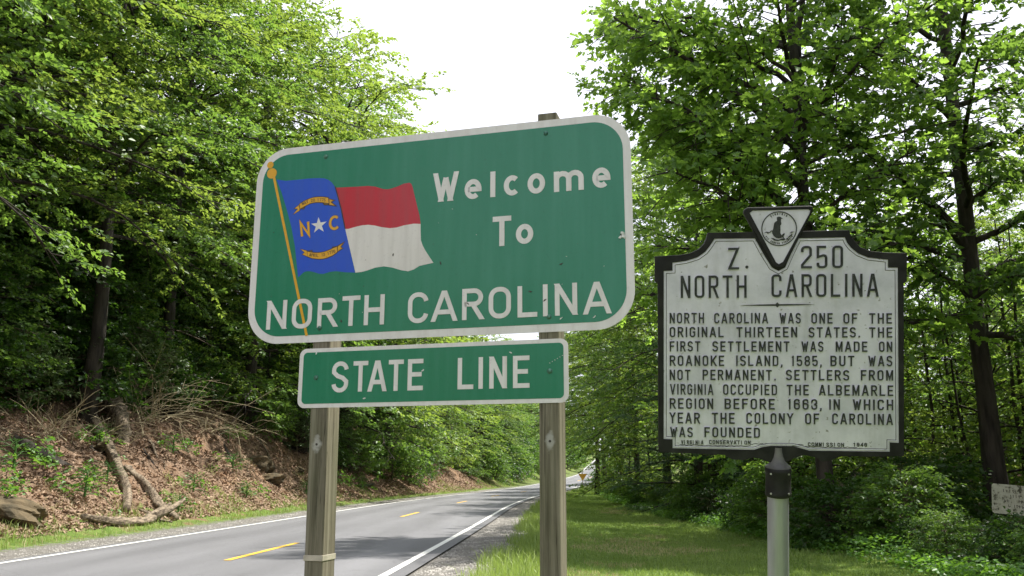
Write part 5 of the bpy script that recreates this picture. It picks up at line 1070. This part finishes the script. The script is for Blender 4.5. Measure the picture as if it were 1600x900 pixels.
for s_,y_,sc,lab in [(-9.4,48.5,.8,'pale soft boughed pine above the bank left in the gap between the posts'),(-9.2,70.5,.85,'pale soft boughed pine right in the gap between the posts')]:
    plant('pine',on(s_,y_),y_,lab,'pines along the left bank','pine_tree','tree',sc)
for i,(s_,y_,sc) in enumerate([(-12.2,22.5,2.2),(-12.6,25.5,2.6),(-12.0,28.8,2.3),(-12.4,32,2.6),(-12,36,2.4),(-12.2,40,2.6),(-11.8,44.5,2.4),(-12,19,2.4),(-14.5,24,3.2),(-14.2,30,3.2),(-14.5,37,3.2),(-11.6,50,2.4),(-11.5,57,2.4)]):  # dark leaves fill the hollow so it looks deeper in shade
    plant('thicket',on(s_,y_),y_,'large dark leaved bush added to deepen the shade behind the bank top','dark bushes behind the bank top','shrub','shrub',sc*.42,crown='foliage',stem='stems')
rs=random.Random(41)
for i in range(16):
    x_=17+rs.random()*20; y_=24+rs.random()*34
    plant(['sapling_b','thicket','sapling_d','sapling_a'][i%4],x_,y_,'bright green understorey tree far inside the right woods','understorey far inside the right woods','sapling','sapling',[1.5,.9,1.4,1.4][i%4])
for i,(s_,y_,dx,dy,ln) in enumerate([(-8.3,24.6,.9,-.5,1.3),(-8.1,27.6,.8,-.9,1.5),(-8.6,21.0,.9,-.2,1.4),(-8.2,30.6,.8,-.6,1.2),(-8.0,33.0,.9,-.8,1.4),(-7.9,36.8,.9,-.5,1.2),(-8.4,19.0,.9,-.4,1.2),(-7.8,40.5,.9,-.4,1.2),(-7.4,25.8,.8,.5,1.0)]):
    rr_=random.Random(i+300); P=[]
    for k in range(6):
        q=k/5*ln; X_=on(s_,y_)+dx*q+rr_.uniform(-.12,.12); Y_=y_+dy*q+rr_.uniform(-.12,.12); P.append((X_,Y_,hz(X_,Y_)+.05*math.sin(k*1.3+i)+.03))
    log('exposed_root',P,[.05,.045,.04,.032,.02,.01],BP if i%2 else M['bark'],'thin exposed root snaking down the cut bank '+['below the leaning log','under the arching twigs','above the layered rock','left of the rock ledge','at the rock ledge','beside the left post','at the left edge','right of the left post','right of the grey slanting log'][i],'root',i+20,'exposed roots on the bank',arms=((.5,(.3*(1 if i%2 else -1),-.25,-.15),.022),))
# far-off woods closing the view
def far_wood(name,x0,x1,y0,y1,n,label):
    X=x0+(x1-x0)*rg.random(n); Yy=y0+(y1-y0)*rg.random(n); s,_=road_s(X,Yy); k=np.abs(s)>14; X,Yy=X[k],Yy[k]; Zz=height(X,Yy)
    vs=[];fs=[];ts=[];off=0
    for x_,y_,z_ in zip(X,Yy,Zz):
        m=300; q=rg.normal(0,1,(m,3)); q/=np.linalg.norm(q,axis=1)[:,None]; P=q*[3.6,3.6,5.2]*(.55+.5*rg.random((m,1)))+[x_,y_,z_+7.0]
        d=rg.normal(0,1,(m,3)); d/=np.linalg.norm(d,axis=1)[:,None]; e=np.cross(d,rg.normal(0,1,(m,3))); e/=np.linalg.norm(e,axis=1)[:,None]
        sz=.75; v=np.stack([P,P+d*sz*.5+e*sz*.3,P+d*sz,P+d*sz*.5-e*sz*.3],1).reshape(-1,3); i=np.arange(m)*4+off
        vs.append(v); fs.append(np.stack([i,i+1,i+2,i+3],1)); ts.append(rg.random(m)); off+=4*m
    return tag(link(name,newmesh(name,np.concatenate(vs),np.concatenate(fs),M['leaf'],False,{'tint':('FACE',np.concatenate(ts))})),label,'woods',kind='stuff')
far_wood('distant_woods',-60,110,150,330,260,'distant green woods beyond the climbing road')
far_wood('hilltop_woods',-120,-48,20,170,110,'woods on the upper left hillside behind the nearer trees')
far_wood('background_woods',48,110,20,170,110,'woods far behind the right hand trees')

# trees behind and beside the viewer: they throw their shade and show in the sheen of the signs
for i,(x_,y_,k,sc) in enumerate([(11,6,'maple_a',.95),(10.5,-1,'maple_b',.9),(7.5,-8,'dark_tree',.8),(2.5,-11,'maple_c',.8),(-5.0,-16,'maple_a',.32),(-10.5,-16,'maple_c',.45),(-13.5,-6,'dark_tree',1.0),(-14,3,'maple_b',1.0),(-13.5,9,'canopy_a',1.0),(14,-10,'maple_c',1.0)]):
    plant(k,x_,y_,'roadside tree standing outside the picture near the viewer','trees near the viewer','maple_tree','tree',sc)
for i,(s_,y_,k,sc) in enumerate([(6.2,104,'beech',.62),(6.5,112,'maple_b',.6),(7.5,122,'beech',.7),(8,134,'maple_b',.7),(9,150,'beech',.8),(-8,160,'beech',.8),(13,128,'maple_c',.8),(-14,165,'maple_b',.8)]):
    plant(k,on(s_,y_),y_,['light green tree','yellow green tree'][i%2]+' beside the far climbing stretch of road','trees beyond the bend','maple_tree','tree',sc)
